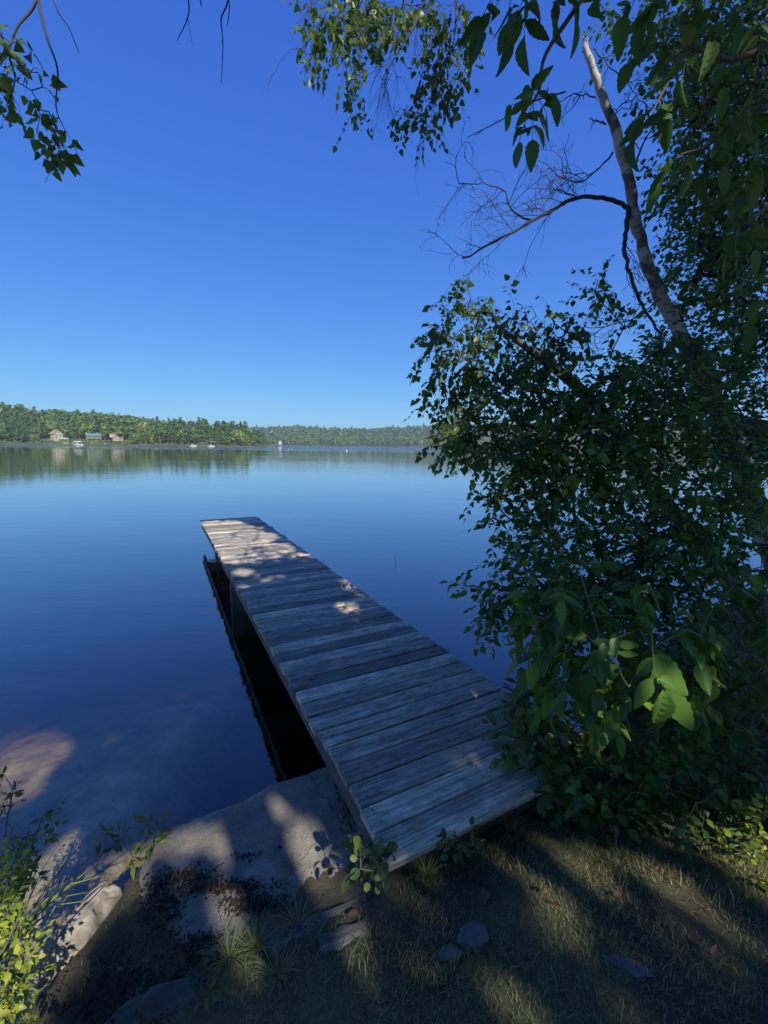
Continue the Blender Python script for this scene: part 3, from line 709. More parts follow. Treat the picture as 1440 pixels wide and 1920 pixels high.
r = house_root('lake_house', 218, 17, 'small house with pinkish red roofs and white upper gable between trees on the left shore', .2, .15)
w, rf = MB(), MB(); gable(w, rf, 6.0, 7, 3.0, 2.0); w.build('wall', H['tan'], r, False); rf.build('roof', H['red'], r, False)
u = MB(); u.box([-2.4, .5, 4.3], [4.8, 4, 2.6]); u.build('upper_storey', H['white'], r, False)
for x in (-3.6, -2.3, -1.0): win(r, x, 4.5, .9, .8, -1.53)
u = MB(); u.add([[-5.3, -2, 5.6], [.4, -2, 5.6], [.4, 3, 5.6], [-5.3, 3, 5.6], [-4.6, .5, 6.8], [-.2, .5, 6.8]], [[0, 1, 5, 4], [1, 2, 5], [2, 3, 4, 5], [3, 0, 4], [3, 2, 1, 0]]); u.build('upper_roof', H['red'], r, False)
u = MB(); u.box([4.2, -1.5, 1.0], [3.4, 3, 2.6]); u.build('porch', H['tan'], r, False)
u = MB(); u.add([[2.3, -3.3, 2.32], [6.2, -3.3, 2.32], [6.2, .3, 3.2], [2.3, .3, 3.2], [2.3, -3.3, 2.5], [6.2, -3.3, 2.5], [6.2, .3, 3.4], [2.3, .3, 3.4]], [[4, 5, 6, 7], [3, 2, 1, 0], [0, 1, 5, 4], [1, 2, 6, 5], [2, 3, 7, 6], [3, 0, 4, 7]]); u.build('porch_roof', H['red'], r, False)
for px, w_ in ((130, 26), (186, 26)):
    mb = MB(); V = []
    for x in np.linspace(px - w_ * .6, px + w_ * .6, 8):
        for s in (1.0, 4, 8, 13):
            D = float(shoreD(x)) + s; p = px_dir(x) * D; p[2] = float(hillz(x, D)) + .12; V.append(p)
    i = np.arange(7)[:, None] * 4 + np.arange(3)[None]; mb.add(np.array(V), np.stack([i, i + 4, i + 5, i + 1], -1).reshape(-1, 4))
    tag(mb.build('lawn', M['lawn']), kind='structure')
def boat(px, D, L, label, canopy=False, rz=0.1):
    p = px_dir(px) * D; p[2] = WZ; r = empty('white_boat', p, label, 'boat', rz=rz)
    h = MB(); n = 9; V = []
    for i in range(n):
        t = i / (n - 1); x = (t - .5) * L; w_ = .2 * L * (1 - t ** 3) + .02; 
        V += [[x, -w_ * .6, -.15], [x, -w_, .55 + .25 * t], [x, w_, .55 + .25 * t], [x, w_ * .6, -.15]]
    F = [[i * 4 + a, i * 4 + (a + 1) % 4, i * 4 + 4 + (a + 1) % 4, i * 4 + 4 + a] for i in range(n - 1) for a in range(4)] + [[3, 2, 1, 0]]
    h.add(V, F); h.build('hull', H['white'], r, False)
    c = MB(); c.box([-.05 * L, 0, .95], [.3 * L, .24 * L, .5]); c.build('console', H['white'], r, False)
    if canopy:
        for a, b_ in ((-.3, -.15), (.3, -.15), (-.3, .15), (.3, .15)):
            c = MB(); c.tube([[a * L, b_ * L, .5], [a * L, b_ * L, 2.1]], .05, 5); c.build('canopy_post', H['white'], r)
        c = MB(); c.add([[-.4*L, -.2*L, 2.1], [.4*L, -.2*L, 2.1], [.4*L, .2*L, 2.1], [-.4*L, .2*L, 2.1], [-.3*L, 0, 2.7], [.3*L, 0, 2.7]], [[0, 1, 5, 4], [1, 2, 5], [2, 3, 4, 5], [3, 0, 4], [3, 2, 1, 0]]); c.build('canopy', H['white'], r, False)
boat(147, float(shoreD(147)) - 3, 6, 'white canopied boat moored below the cream gabled house', True)
boat(362, float(shoreD(362)) - 3, 4.6, 'white boat moored under pines, left one of the pair by the dark shore', False)
boat(396, float(shoreD(396)) - 3, 4.6, 'white boat moored under pines, right one of the pair by the dark shore', False, .3)
boat(511, float(farD(511)) - 8, 6, 'white boat far off below the lone white house on the distant shore', False)
p = px_dir(526) * (float(farD(526)) + 14); p[2] = 4.5
r = empty('distant_house', p, 'lone small white house in a clearing on the distant far shore', 'house')
w, rf = MB(), MB(); gable(w, rf, 4.6, 6, 2.6, 2.0); w.build('wall', H['white'], r, False); rf.build('roof', H['brown'], r, False)
p = az(650, 846, WZ)
r = empty('buoy', (p[0], p[1], WZ), 'small white marker buoy floating in mid lake', 'buoy'); r.scale = (.6, .6, .6)
b = MB(); b.tube([[0, 0, -.3], [0, 0, .1], [0, 0, .55], [0, 0, .95], [0, 0, 1.05]], [.26, .34, .34, .2, .03], 10); b.build('float', H['white'], r)
b = MB(); b.tube([[0, 0, 1.0], [0, 0, 1.4]], .05, 6); b.build('rod', H['dark'], r)
# pale dead tree on the shore
x = 272; D = float(shoreD(x)) + 14; p = px_dir(x) * D; p[2] = float(hillz(x, D))
mb = MB(); rg = np.random.default_rng(2); tr = smooth_line([[0, 0, -1], [.3, 0, 4], [-.1, 0, 9], [.8, 0, 13.5]], 4); mb.tube(tr, np.linspace(.42, .1, len(tr)), 6)
bare_twigs(mb, tr, rg, 14, 4, .1, 1, 0, (30, 60), .5)
o = mb.build('dead_tree', plain('bleached_wood', (.5, .44, .35), .9)); o.location = p; tag(o, 'pale leafless dead tree standing out among green trees on the left shore', 'tree')

# ------------------------------------------------------------------ dock
A0 = az(733, 1622, .4); TH = math.radians(27.5); DW, DL = 1.24, 9.1
ux = np.array([math.cos(TH), math.sin(TH), 0]); uy = np.array([-math.sin(TH), math.cos(TH), 0])
DSL = 0.0112      # the deck falls a little towards its far end
def dk(u, v, z=None):
    z = .4 - DSL * v if z is None else z
    return np.array([A0[0], A0[1], 0]) + ux * u + uy * v + np.array([0, 0, z])
dock = empty('wooden_dock', (A0[0], A0[1], 0), 'long weathered grey plank dock running out from the concrete slab into the lake', 'dock', rz=TH)
dock.rotation_euler.x = -DSL
rgD = np.random.default_rng(4)
deck = MB(); v = 0.0; PT = .038
while v < DL - .05:
    wd = .1385; x0 = rgD.normal(0, .007); x1 = DW + rgD.normal(0, .007); dz = rgD.normal(0, .003); ang = rgD.normal(0, .0022); ch = .006
    prof = [(0, -PT), (wd, -PT), (wd, -ch), (wd - ch, 0), (ch, 0), (0, -ch)]
    V = []; nx = 7
    for i in range(nx):
        t = i / (nx - 1); x = x0 + (x1 - x0) * t; w_ = .0022 * math.sin(3 * t + v * 7) + rgD.normal(0, .0006)
        for (a, b_) in prof: V.append([x, v + a + ang * x, .4 + b_ + dz + w_])
    F = [[i * 6 + a, i * 6 + (a + 1) % 6, i * 6 + 6 + (a + 1) % 6, i * 6 + 6 + a] for i in range(nx - 1) for a in range(6)] + [[5, 4, 3, 2, 1, 0], [nx * 6 - 6 + k for k in range(6)]]
    deck.add(V, F); v += wd + .0075 + abs(rgD.normal(0, .003))
deck.build('deck', M['deck'], dock, False)
for u in (.05, DW / 2, DW - .05):
    b = MB(); b.box([u, DL / 2 + .06, .4 - PT - .072], [.04, DL - .22, .14]); b.build('joist', M['timber'], dock, False)
b = MB(); b.box([DW / 2, .11, .4 - PT - .075], [DW - .2, .04, .14]); b.build('end_beam', M['brown_wood'], dock, False)
for vv, hgt in ((4.5, 3.2), (8.6, 3.8)):
    ins = .06 if vv < 6 else .5
    b = MB(); b.box([DW / 2 - .01, vv, .22 - hgt / 2], [DW - ins, .1, hgt]); b.build('support_pier', M['pier'], dock, False)
for u in (.16, DW - .3):
    b = MB(); b.box([u, .28, .105], [.24, .3, .23]); b.build('footing_block', M['pier'], dock, False)
nail = MB()
for i in range(int(DL / .146)):
    for u in (.05, DW / 2, DW - .05):
        for q in (.035, .105):
            c = np.array([u + rgD.normal(0, .006), i * .1485 + q, .4045]); a = np.arange(6) * math.pi / 3
            nail.add(np.vstack([c + np.stack([.0055 * np.cos(a), .0055 * np.sin(a), 0 * a], 1)]), [[0, 1, 2, 3, 4, 5]])
o = nail.build('nail_heads', plain('rusty_nail', (.05, .035, .03), .6), dock, False); o['kind'] = 'stuff'

# ------------------------------------------------------------------ concrete slab, timbers, stones
def slab():
    px = [(294, 1553), (460, 1494), (470, 1487), (500, 1470), (560, 1449), (640, 1420), (760, 1420), (760, 1560), (700, 1690), (620, 1750), (520, 1800), (420, 1810), (350, 1770), (310, 1715), (262, 1668), (262, 1625), (283, 1592)]
    O = np.array([az(a, b_, .15)[:2] for a, b_ in px]); O = np.vstack([O])
    P = []
    rg = np.random.default_rng(9)
    for i in range(len(O)):
        a, b_ = O[i], O[(i + 1) % len(O)]; k = max(1, int(np.linalg.norm(b_ - a) / .05))
        for j in range(k): P.append(a + (b_ - a) * j / k + rg.normal(0, .003, 2))
    P = np.array(P); cen = P.mean(0); n = len(P); rings = [1.0, .985, .9, .75, .5, .25]
    V = []; tilt = lambda q: .128 + .055 * np.clip((shore_sd(q[:, 0], q[:, 1])) / .9, -.2, 1.2)
    bot = P.copy(); V.append(np.column_stack([bot, np.full(n, -.55)])); V.append(np.column_stack([P, tilt(P) - .012]))
    for k, r in enumerate(rings):
        q = cen + (P - cen) * r; z = tilt(q) + rg.normal(0, .0022, n) - (.012 if k == 0 else 0) + .003 * np.sin(q[:, 0] * 9) * np.sin(q[:, 1] * 7)
        V.append(np.column_stack([q, z]))
    V.append(np.array([[*cen, .16]])); V = np.vstack(V); F = []
    for k in range(len(rings) + 1):
        if k == 1: continue
        for i in range(n): F.append([k * n + i, k * n + (i + 1) % n, (k + 1) * n + (i + 1) % n, (k + 1) * n + i])
    c = len(V) - 1; F += [[(len(rings) + 1) * n + i, (len(rings) + 1) * n + (i + 1) % n, c] for i in range(n)]
    mb = MB(); mb.add(V, F); o = mb.build('concrete_slab', M['concrete'])
    bm = bmesh.new(); bm.from_mesh(o.data); bmesh.ops.recalc_face_normals(bm, faces=bm.faces); bm.to_mesh(o.data); bm.free()
    tag(o, 'worn grey concrete landing slab at the water edge beside the dock', 'concrete slab')
slab()
def timber(p0, p1, w_, h_, z, label):
    a, b_ = az(*p0, z), az(*p1, z); d = b_ - a; L = np.linalg.norm(d); d /= L
    mb = MB(); k = 7; n = []; rg = np.random.default_rng(int(L * 1000))
    for i in range(k):
        x = (i / (k - 1) - .5) * L; e = rg.normal(0, .003, 4)
        n += [[x, -w_/2 + e[0], -h_], [x, w_/2 + e[1], -h_], [x, w_/2 + e[1], -.006], [x, w_/2 - .008, e[2] * .5], [x, -w_/2 + .008, e[3] * .5], [x, -w_/2 + e[0], -.006]]
    F = [[i * 6 + q, i * 6 + (q + 1) % 6, i * 6 + 6 + (q + 1) % 6, i * 6 + 6 + q] for i in range(k - 1) for q in range(6)] + [[5, 4, 3, 2, 1, 0], [k * 6 - 6 + q for q in range(6)]]
    mb.add(n, F); o = mb.build('timber', M['timber'], None, False); o.location = (a + b_) / 2; o.rotation_euler = (0, -math.asin(d[2]), math.atan2(d[1], d[0]))
    tag(o, label, 'timber')
timber((505, 1772), (690, 1692), .08, .12, .232, 'long grey weathered timber edging the landward side of the concrete slab')
timber((600, 1772), (690, 1738),   .07, .1, .272, 'short grey timber half sunk in grass behind the long edging timber')
def rock(name, c, dims, seed, mat, label, cat='rock', rz=0, sub=4, jag=.35, group=None):
    bm = bmesh.new(); bmesh.ops.create_icosphere(bm, subdivisions=sub, radius=1)
    for v_ in bm.verts:
        q = v_.co * 1.1 + Vector((seed * 7.1, seed * 3.3, 0)); n1 = noise.fractal(q, 1.0, 2.0, 4) ; n2 = noise.cell(q * 1.4)
        v_.co *= 1 + jag * n1 + .10 * (n2 - .5)
        for ax in range(3): v_.co[ax] = max(-.86, min(.86, v_.co[ax])) if ax == 2 else v_.co[ax]
        v_.co.x *= dims[0] / 2; v_.co.y *= dims[1] / 2; v_.co.z *= dims[2] / 2
    me = bpy.data.meshes.new(name); bm.to_mesh(me); bm.free(); me.materials.append(mat)
    for p_ in me.polygons: p_.use_smooth = True
    o = bpy.data.objects.new(name, me); COL.objects.link(o); o.location = c; o.rotation_euler.z = rz; tag(o, label, cat, group); return o
g_ = on_ground(150, 1765); rock('boulder', (g_[0], g_[1] + .01, -.02), (.16, .35, .34), 1, M['pale_rock'], 'pale sunlit boulder at the water edge beside the lakeside shrubs', 'boulder', -.55, 5, .25)
g_ = on_ground(888, 1762); rock('stone', (g_[0], g_[1], g_[2] + .012), (.105, .085, .075), 2, M['rock'], 'blue grey lumpy stone lying in the grass, larger of the pair', 'stone', .4)
g_ = on_ground(846, 1792); rock('stone', (g_[0], g_[1], g_[2] + .008), (.085, .04, .045), 3, M['rock'], 'small flat grey stone in the grass next to the lumpy stone', 'stone', .1, 3, .2)
g_ = on_ground(1180, 1815); rock('stone', (g_[0], g_[1], g_[2]), (.13, .05, .03), 4, M['rock'], 'half buried grey stone sliver in the grass in the bottom right corner', 'stone', -.3)
g_ = on_ground(340, 1862); rock('flat_stone', (g_[0], g_[1], g_[2] - .01), (.30, .11, .07), 5, M['soil_rock'], 'long flat dark stone sunk in soil at the bottom of the bank', 'stone', .2, 4, .22)
g_ = on_ground(250, 1900); rock('flat_stone', (g_[0], g_[1], g_[2] - .01), (.17, .09, .07), 6, M['soil_rock'], 'small dark stone in the bare soil of the bottom left corner', 'stone', .5, 4, .25)
for k, (px, py, s_, lab) in enumerate([(1092, 1392, .34, 'dark wet boulder at the shoreline beside the dock, nearest the deck'), (1135, 1372, .3, 'dark boulder at the shoreline under the shrubs behind the dock'), (1160, 1410, .26, 'low dark rock on the bank under the shrubs right of the dock')]):
    p = az(px, py, .08); rock('shore_rock', (p[0], p[1], -.05), (s_, s_ * .8, s_ * .9), 10 + k, M['dark_rock'], lab, 'rock', k)
# twig standing in the lake
p = az(742, 1058, WZ); mb = MB(); mb.tube([p + [0, 0, -.3], p + [0, 0, .03], p + [-.02, 0, .12], p + [-.05, 0, .17]], [.004, .004, .003, .002], 4); mb.tube([p + [-.005, 0, .06], p + [.03, 0, .11]], [.003, .001], 4)
tag(mb.build('water_twig', M['twig']), 'thin dark twig poking out of the open water right of the dock', 'twig')

# ------------------------------------------------------------------ sun gaps shaped into the canopy so dapples land on chosen spots
GAPS = []   # point, radius
def gz(px, py, z, r): GAPS.append((az(px, py, z), r))
def gy(px, py, Y, r): GAPS.append((ay(px, py, Y), r))
for q in [(395, 985, .42), (450, 985, .3), (410, 1012, .42), (470, 1012, .18), (505, 1000, .18), (430, 1040, .2), (520, 1022, .26), (560, 1036, .16), (480, 1030, .14), (450, 1048, .12), (600, 1040, .05),
          (448, 1068, .13), (500, 1082, .09), (525, 1076, .09), (460, 1094, .09), (475, 1060, .06), (655, 1098, .10), (648, 1131, .10), (690, 1117, .08), (600, 1110, .03), (745, 1300, .02), (790, 1320, .03)]: gz(q[0], q[1], .4, q[2])
for q in [(868, 1412, .045), (890, 1432, .05), (925, 1438, .055), (945, 1460, .04), (735, 1490, .035), (785, 1316, .02)]: gz(q[0], q[1], .4, q[2])
for q in [(560, 1578, .10), (590, 1592, .09), (535, 1560, .07), (432, 1565, .07), (400, 1560, .03), (318, 1585, .09), (345, 1570, .05), (500, 1478, .03), (570, 1515, .02), (530, 1600, .04)]: gz(q[0], q[1], .15, q[2])
for q in [(165, 1735, .2, .09), (135, 1790, .2, .08), (195, 1690, .2, .06)]: gz(*q)
for q in [(-15, 1780, 1.2, .18), (-30, 1620, 1.4, .10), (-170, 1800, 1.1, .15), (0, 1890, 1.05, .1), (70, 1720, 1.25, .07), (275, 1585, 1.75, .075), (225, 1575, 1.7, .04), (20, 1480, 1.5, .04)]: gy(*q)
for q in [(-150, 1440, -.5, .5), (-60, 1330, -.43, .22), (-30, 1400, -.43, .22), (25, 1400, -.43, .22), (75, 1405, -.43, .14), (0, 1470, -.43, .24), (55, 1450, -.43, .13), (118, 1388, -.43, .07), (150, 1372, -.43, .03), (30, 1330, -.43, .07), (65, 1378, -.5, .05), (100, 1362, -.5, .03), (-10, 1300, -.5, .08), (150, 1650, -.35, .06), (220, 1605, -.3, .05), (-200, 1300, -.6, .7), (-350, 1500, -.55, 1.0)]: gz(*q)
for q in [(1075, 1575, .055), (1100, 1592, .06), (1130, 1612, .06), (1165, 1640, .05), (970, 1610, .05), (1000, 1645, .04), (1330, 1665, .05), (1290, 1690, .03), (1180, 1740, .025), (720, 1850, .03), (1050, 1745, .02), (1400, 1720, .03)]: gz(q[0], q[1], .42, q[2])
for q in [(1240, 1310, 1.6, .15), (1262, 1262, 1.62, .10), (1180, 1320, 1.75, .05), (1060, 1200, 1.95, .06), (1000, 1260, 2.0, .05), (1120, 1240, 1.8, .05), (960, 1180, 2.1, .05), (1425, 1590, 1.5, .16), (1390, 1635, 1.45, .07), (1180, 1225, 2.0, .03), (1000, 1390, 2.1, .02), (1190, 1320, 1.9, .02), (640, 40, 2.6, .35), (700, 90, 2.6, .22), (590, 90, 2.6, .2), (660, 150, 2.6, .1),
          (1100, 95, 4.4, .16), (1165, 250, 4.2, .07), (30, 60, 1.6, .15), (870, 590, 3.6, .2), (850, 700, 3.5, .2), (980, 650, 3.6, .12), (1210, 430, 4.0, .06), (1000, 760, 3.5, .08), (1262, 560, 4.0, .08), (930, 400, 4.4, .4), (840, 790, 3.2, .12), (930, 930, 3.0, .06)]: gy(*q)
_g = np.random.default_rng(404)
for _ in range(140): gz(_g.uniform(540, 1440), _g.uniform(1560, 1920), .42, _g.uniform(.0, .03))
for _ in range(64): gz(_g.uniform(290, 690), _g.uniform(1440, 1760), .15, _g.uniform(.0, .03))
for _ in range(60):
    _q = dk(_g.uniform(.05, 1.15), _g.uniform(.2, 8)); GAPS.append((_q, _g.uniform(.01, .055)))
for _ in range(120): gy(_g.uniform(900, 1440), _g.uniform(560, 1560), _g.uniform(1.7, 4.2), _g.uniform(.0, .05))
for _u, _v, _r in ((.2, 8.4, .3), (.55, 8.3, .25), (.3, 7.9, .35), (.25, 7.4, .35), (.6, 7.5, .3), (.3, 6.9, .3), (.7, 7.0, .25), (.95, 7.5, .12), (.3, 6.3, .22), (.8, 6.4, .2), (1.0, 6.8, .14), (.25, 5.7, .14), (.7, 5.8, .16)): GAPS.append((dk(_u, _v), _r))
GP = np.array([g[0] for g in GAPS]); GR = np.array([g[1] for g in GAPS])
def lit_ok(P, grow=None):
    """False for points that would shade one of the open patches"""
    P = np.asarray(P, float); ok = np.ones(len(P), bool)
    for p, r in zip(GP, GR):
        v = P - p; t = v @ S; d2 = (v * v).sum(1) - t * t
        ok &= ~((t > .25) & (d2 < (r + min(.08, .015 + .3 * r)) ** 2))
    return ok
def out_of_frame(P, m=30):
    x, y, d = proj(P); return ~((d > .05) & (x > -m) & (x < 1440 + m) & (y > -m) & (y < 1920 + m))

# ------------------------------------------------------------------ maples behind the camera that shade the bank
def maple(base, blobs_, label, seed, n_leaf, n_attr=150, fill=None):
    rg = np.random.default_rng(seed); r = empty('maple_tree', (base[0], base[1], base[2]), label, 'tree')
    base = np.array(base, float); top = np.mean([b_[0] for b_ in blobs_], 0)
    tr = smooth_line([base + [0, 0, -.3], base + [.05, .1, 1.8], base * .7 + top * .3 + [0, 0, 1], top + [0, 0, -.8]], 6)
    w_ = MB(); w_.tube(tr, np.linspace(.26, .09, len(tr)), 10)
    lf = MB(); A = []
    for c, R in blobs_:
        for _ in range(n_attr // len(blobs_)):
            A.append(np.array(c) + unit(rg.normal(0, 1, 3)) * rg.random() ** .4 * np.array(R) * .85)
    A = np.array(A); A = A[out_of_frame(A, 120)]
    lb = MB(); skeleton([tr[5:]], A, rg, lb, .004, .07, 5, .03)
    vol = np.array([np.prod(R) for _, R in blobs_]); vol = vol / vol.sum()
    for (c, R), f in zip(blobs_, vol):
        n = int(n_leaf * f); d = unit(rg.normal(0, 1, (n, 3))); P = np.array(c) + d * (rg.random(n) ** .38)[:, None] * np.array(R)
        ok = out_of_frame(P, 60) & lit_ok(P)
        P = P[ok]; n = len(P); D = rg.normal(0, 1, (n, 3)); D[:, 2] -= .5
        add_leaves(lf, 'flat', P, D, rg.normal(0, .6, (n, 3)) + S * .7 + [0, 0, .5], rg.uniform(.11, .20, n), 1.0)
    if fill is not None:      # leaves added along sun rays to shade target points, left out at the gaps
        tg = fill(rg); t = (rg.uniform(6.2, 9.0, len(tg)) - tg[:, 2]) / S[2]; P = tg + t[:, None] * S + rg.normal(0, .03, tg.shape)
        P = P[out_of_frame(P, 60) & lit_ok(P)]; n = len(P); D = rg.normal(0, 1, (n, 3)); D[:, 2] -= .5
        add_leaves(lf, 'flat', P, D, rg.normal(0, .45, (n, 3)) + S * 1.2, rg.uniform(.11, .19, n), 1.0)
    part(w_, 'trunk', M['bark'], r); part(lb, 'limbs', M['bark'], r); part(lf, 'crown', M['maple_leaf'], r, False)
zt = lambda x, y: terz(x, y)
def fill_bank(rg):
    n = 4200; a = np.column_stack([rg.uniform(-1.7, 3.4, n), rg.uniform(.1, 3.0, n), np.full(n, .3)])
    n = 7000; w_ = np.column_stack([rg.uniform(-4.2, -1.2, n), rg.uniform(1.2, 6.5, n), np.full(n, -.45)])
    n = 7500; u, v = rg.uniform(-.15, DW + .15, n), rg.uniform(-.2, DL + .2, n)
    return np.vstack([a, w_, np.array([A0[0], A0[1], .4]) + u[:, None] * ux + v[:, None] * uy])
def fill_right(rg):
    n = 17000; return np.column_stack([rg.uniform(.8, 5.6, n), rg.uniform(1.8, 5.2, n), rg.uniform(.3, 4.6, n)])
maple((2.4, -3.6, zt(2.4, -3.6)), [((0.0, .2, 7.4), (2.9, 2.9, 1.6)), ((2.8, -1.4, 8.4), (3.0, 3.0, 2.0)), ((1.6, -4.8, 7.2), (3.2, 2.6, 2.0)), ((-1.2, -2.6, 7.2), (2.0, 2.2, 1.3))], 'tall leafy maple on the bank behind the viewpoint whose crown shades the dock', 71, 10000, fill=fill_bank)
maple((6.6, -3.4, zt(6.6, -3.4)), [((6.4, -1.4, 9.2), (3.2, 3.4, 2.6)), ((5.2, -4.8, 8.0), (3.0, 2.8, 2.4)), ((8.5, 1.0, 9.5), (2.6, 2.6, 2.6))], 'tall leafy maple on the bank to the right that shades the shrubs', 72, 14000, fill=fill_right)
# ------------------------------------------------------------------ birch with a broken top and dead limbs
def line3(rows, n=6): return smooth_line([ay(*q) for q in rows], n)
rg = np.random.default_rng(21)
tr = line3([(1500, 1200, 4.0), (1440, 1010, 4.1), (1392, 880, 4.15), (1340, 755, 4.2), (1285, 645, 4.2), (1232, 540, 4.25), (1196, 430, 4.3), (1180, 340, 4.35), (1152, 240, 4.4), (1118, 150, 4.45), (1097, 85, 4.5)], 6)
bz = terz(tr[0][0], tr[0][1]); tr = np.vstack([[tr[0][0] + .06, tr[0][1] - .05, bz - .2], tr])
root = empty('broken_birch', (tr[0][0], tr[0][1], bz), 'leaning white birch with a snapped top and bare dead branches at the right', 'tree')
w = MB(); tr[3:-1] += rg.normal(0, .0055, tr[3:-1].shape) * [1, 1, .3]; rad = np.interp(np.linspace(0, 1, len(tr)), [0, .25, .5, .8, 1], [.115, .08, .056, .042, .024]) * (1 + rg.normal(0, .07, len(tr)))
w.tube(tr, rad, 12, cap=True)
for k in range(7):      # splinters of the snapped top
    a = k * .9; q = tr[-1] + np.array([math.cos(a), math.sin(a) * .6, 0]) * .014; w.tube([q - [0, 0, .05], q + [rg.normal(0, .006), 0, rg.uniform(.01, .06)], q + [rg.normal(0, .01), 0, rg.uniform(.06, .11)]], [.009, .006, .001], 4)
part(w, 'trunk', M['birch_bark'], root)
def limb(rows, r0, r1, n, L, depth, seed, name='dead_branch', droop=.2, t0=.25):
    g = np.random.default_rng(seed); l = line3(rows, 5); l = l + g.normal(0, .006, l.shape); m = MB()
    m.tube(l, np.linspace(r0, r1, len(l)), 6); bare_twigs(m, l, g, n, L, .0042, 2, droop, (30, 70), t0)
    return part(m, name, M['twig'], root)
limb([(1182, 392, 4.32), (1140, 372, 4.3), (1085, 370, 4.25), (1035, 395, 4.2), (995, 415, 4.2), (930, 452, 4.15), (868, 485, 4.1)],   .021, .007, 13, .6, 2, 31)
limb([(995, 412, 4.2), (960, 395, 4.18), (945, 360, 4.15), (915, 345, 4.1), (860, 345, 4.05)], .010, .003, 9, .42, 2, 32, t0=.2)
limb([(1082, 372, 4.25), (1050, 358, 4.2), (1040, 355, 4.2), (1030, 375, 4.2), (1000, 400, 4.15)], .006, .002, 6, .3, 1, 33)
limb([(1148, 290, 4.38), (1120, 318, 4.34), (1088, 342, 4.3), (1050, 330, 4.25), (1030, 318, 4.2)], .009, .003, 10, .36, 2, 34)
limb([(1180, 395, 4.32), (1172, 440, 4.2), (1172, 480, 4.15), (1190, 540, 4.1), (1215, 590, 4.1), (1240, 630, 4.1)], .022, .010, 9, .4, 2, 35, t0=.3)
limb([(1118, 182, 4.43), (1095, 178, 4.4), (1070, 178, 4.35), (1045, 195, 4.3)], .007, .003, 5, .25, 1, 36)
limb([(1135, 232, 4.42), (1122, 228, 4.4), (1105, 224, 4.38)], .008, .005, 1, .1, 0, 37)
limb([(1192, 318, 4.35), (1197, 290, 4.3), (1210, 260, 4.25), (1230, 232, 4.2)], .010, .005, 3, .3, 1, 38)
limb([(1112, 90, 4.48), (1140, 120, 4.4), (1175, 155, 4.35), (1202, 190, 4.3)], .006, .003, 4, .3, 1, 39)
limb([(1150, 225, 4.4), (1158, 205, 4.4), (1172, 190, 4.35)], .004, .002, 5, .32, 1, 40)
limb([(1240, 560, 4.2), (1180, 600, 4.1), (1140, 610, 4.05), (1085, 650, 4.0)], .007, .003, 10, .36, 2, 41)

# ------------------------------------------------------------------ second birch leaning over the water with a leafy crown
rg = np.random.default_rng(22)
tr = line3([(1420, 1170, 3.95), (1345, 1060, 3.95), (1285, 985, 3.9), (1232, 925, 3.85), (1160, 815, 3.8), (1100, 742, 3.7), (1040, 690, 3.6), (985, 650, 3.55), (930, 610, 3.5)], 5)
bz = terz(tr[0][0], tr[0][1]); tr = np.vstack([[tr[0][0] + .1, tr[0][1] - .1, bz - .2], tr])
root = empty('leaning_birch', (tr[0][0], tr[0][1], bz), 'slender birch leaning out over the water with a small leafy crown of drooping twigs', 'tree')
w = MB(); w.tube(tr, np.interp(np.linspace(0, 1, len(tr)), [0, .4, .75, 1], [.085, .062, .04, .012]), 9); part(w, 'trunk', M['bark'], root)
A = blobs([(870, 600, 60, 55, 3.3, 3.7, 34), (845, 680, 55, 60, 3.2, 3.6, 34), (950, 650, 80, 60, 3.3, 3.8, 48), (1035, 640, 55, 60, 3.4, 3.8, 34), (930, 735, 110, 60, 3.2, 3.7, 60), (1030, 740, 80, 60, 3.3, 3.8, 34), (875, 560, 22, 30, 3.4, 3.6, 6), (990, 590, 18, 25, 3.4, 3.6, 5), (850, 770, 40, 40, 3.2, 3.4, 16), (1060, 610, 25, 30, 3.5, 3.7, 8)], rg)
w, lf = MB(), MB(); O = skeleton([tr[18:]], A, rg, w, .0016, .02, 4, .05)
twig_leaves(A, O, rg, w, lf, 'birch', 11, .24, .052, .85, .75, petiole=.018)
part(w, 'twigs', M['twig'], root); part(lf, 'foliage', M['birch_leaf'], root)

# ------------------------------------------------------------------ broad dense trees at the right edge
def leafy(name, label, cat, base, trunk, r0, spec, kind, mat, k, tl, L, wr, seed, droop=.4, bark='bark', rmax=.03, group=None, cull=None, stem_mat='twig', tip=.0016, comp=None, nstart=4, sides=5):
    g = np.random.default_rng(seed); base = np.array(base, float)
    rt = empty(name, base, label, cat, group)
    lines = [smooth_line(t, 5) for t in trunk]; w = MB()
    for t in lines: w.tube(t, np.linspace(r0, r0 * .3, len(t)), 8 if r0 > .02 else 5)
    w0 = w
    if r0 > .03: part(w, 'trunk', M[bark], rt)
    A = blobs(spec, g) if isinstance(spec, list) else spec
    w, lf = (MB() if r0 > .03 else w0), MB(); O = skeleton([t[nstart:] for t in lines], A, g, w, tip, rmax, sides if r0 > .02 else 4, .06)
    if comp: compound(A, O, g, w, lf, kind, comp[0], comp[1], L, wr, droop)
    else: twig_leaves(A, O, g, w, lf, kind, k, tl, L, wr, droop, cull=cull)
    part(w, 'twigs' if r0 > .03 else 'stems', M[stem_mat], rt); part(lf, 'foliage', M[mat], rt); return rt
b0 = np.array([5.4, 3.3, terz(5.4, 3.3)])
SPEC = lambda rows, f: [(*r[:6], int(math.ceil(r[6] * f))) for r in rows]
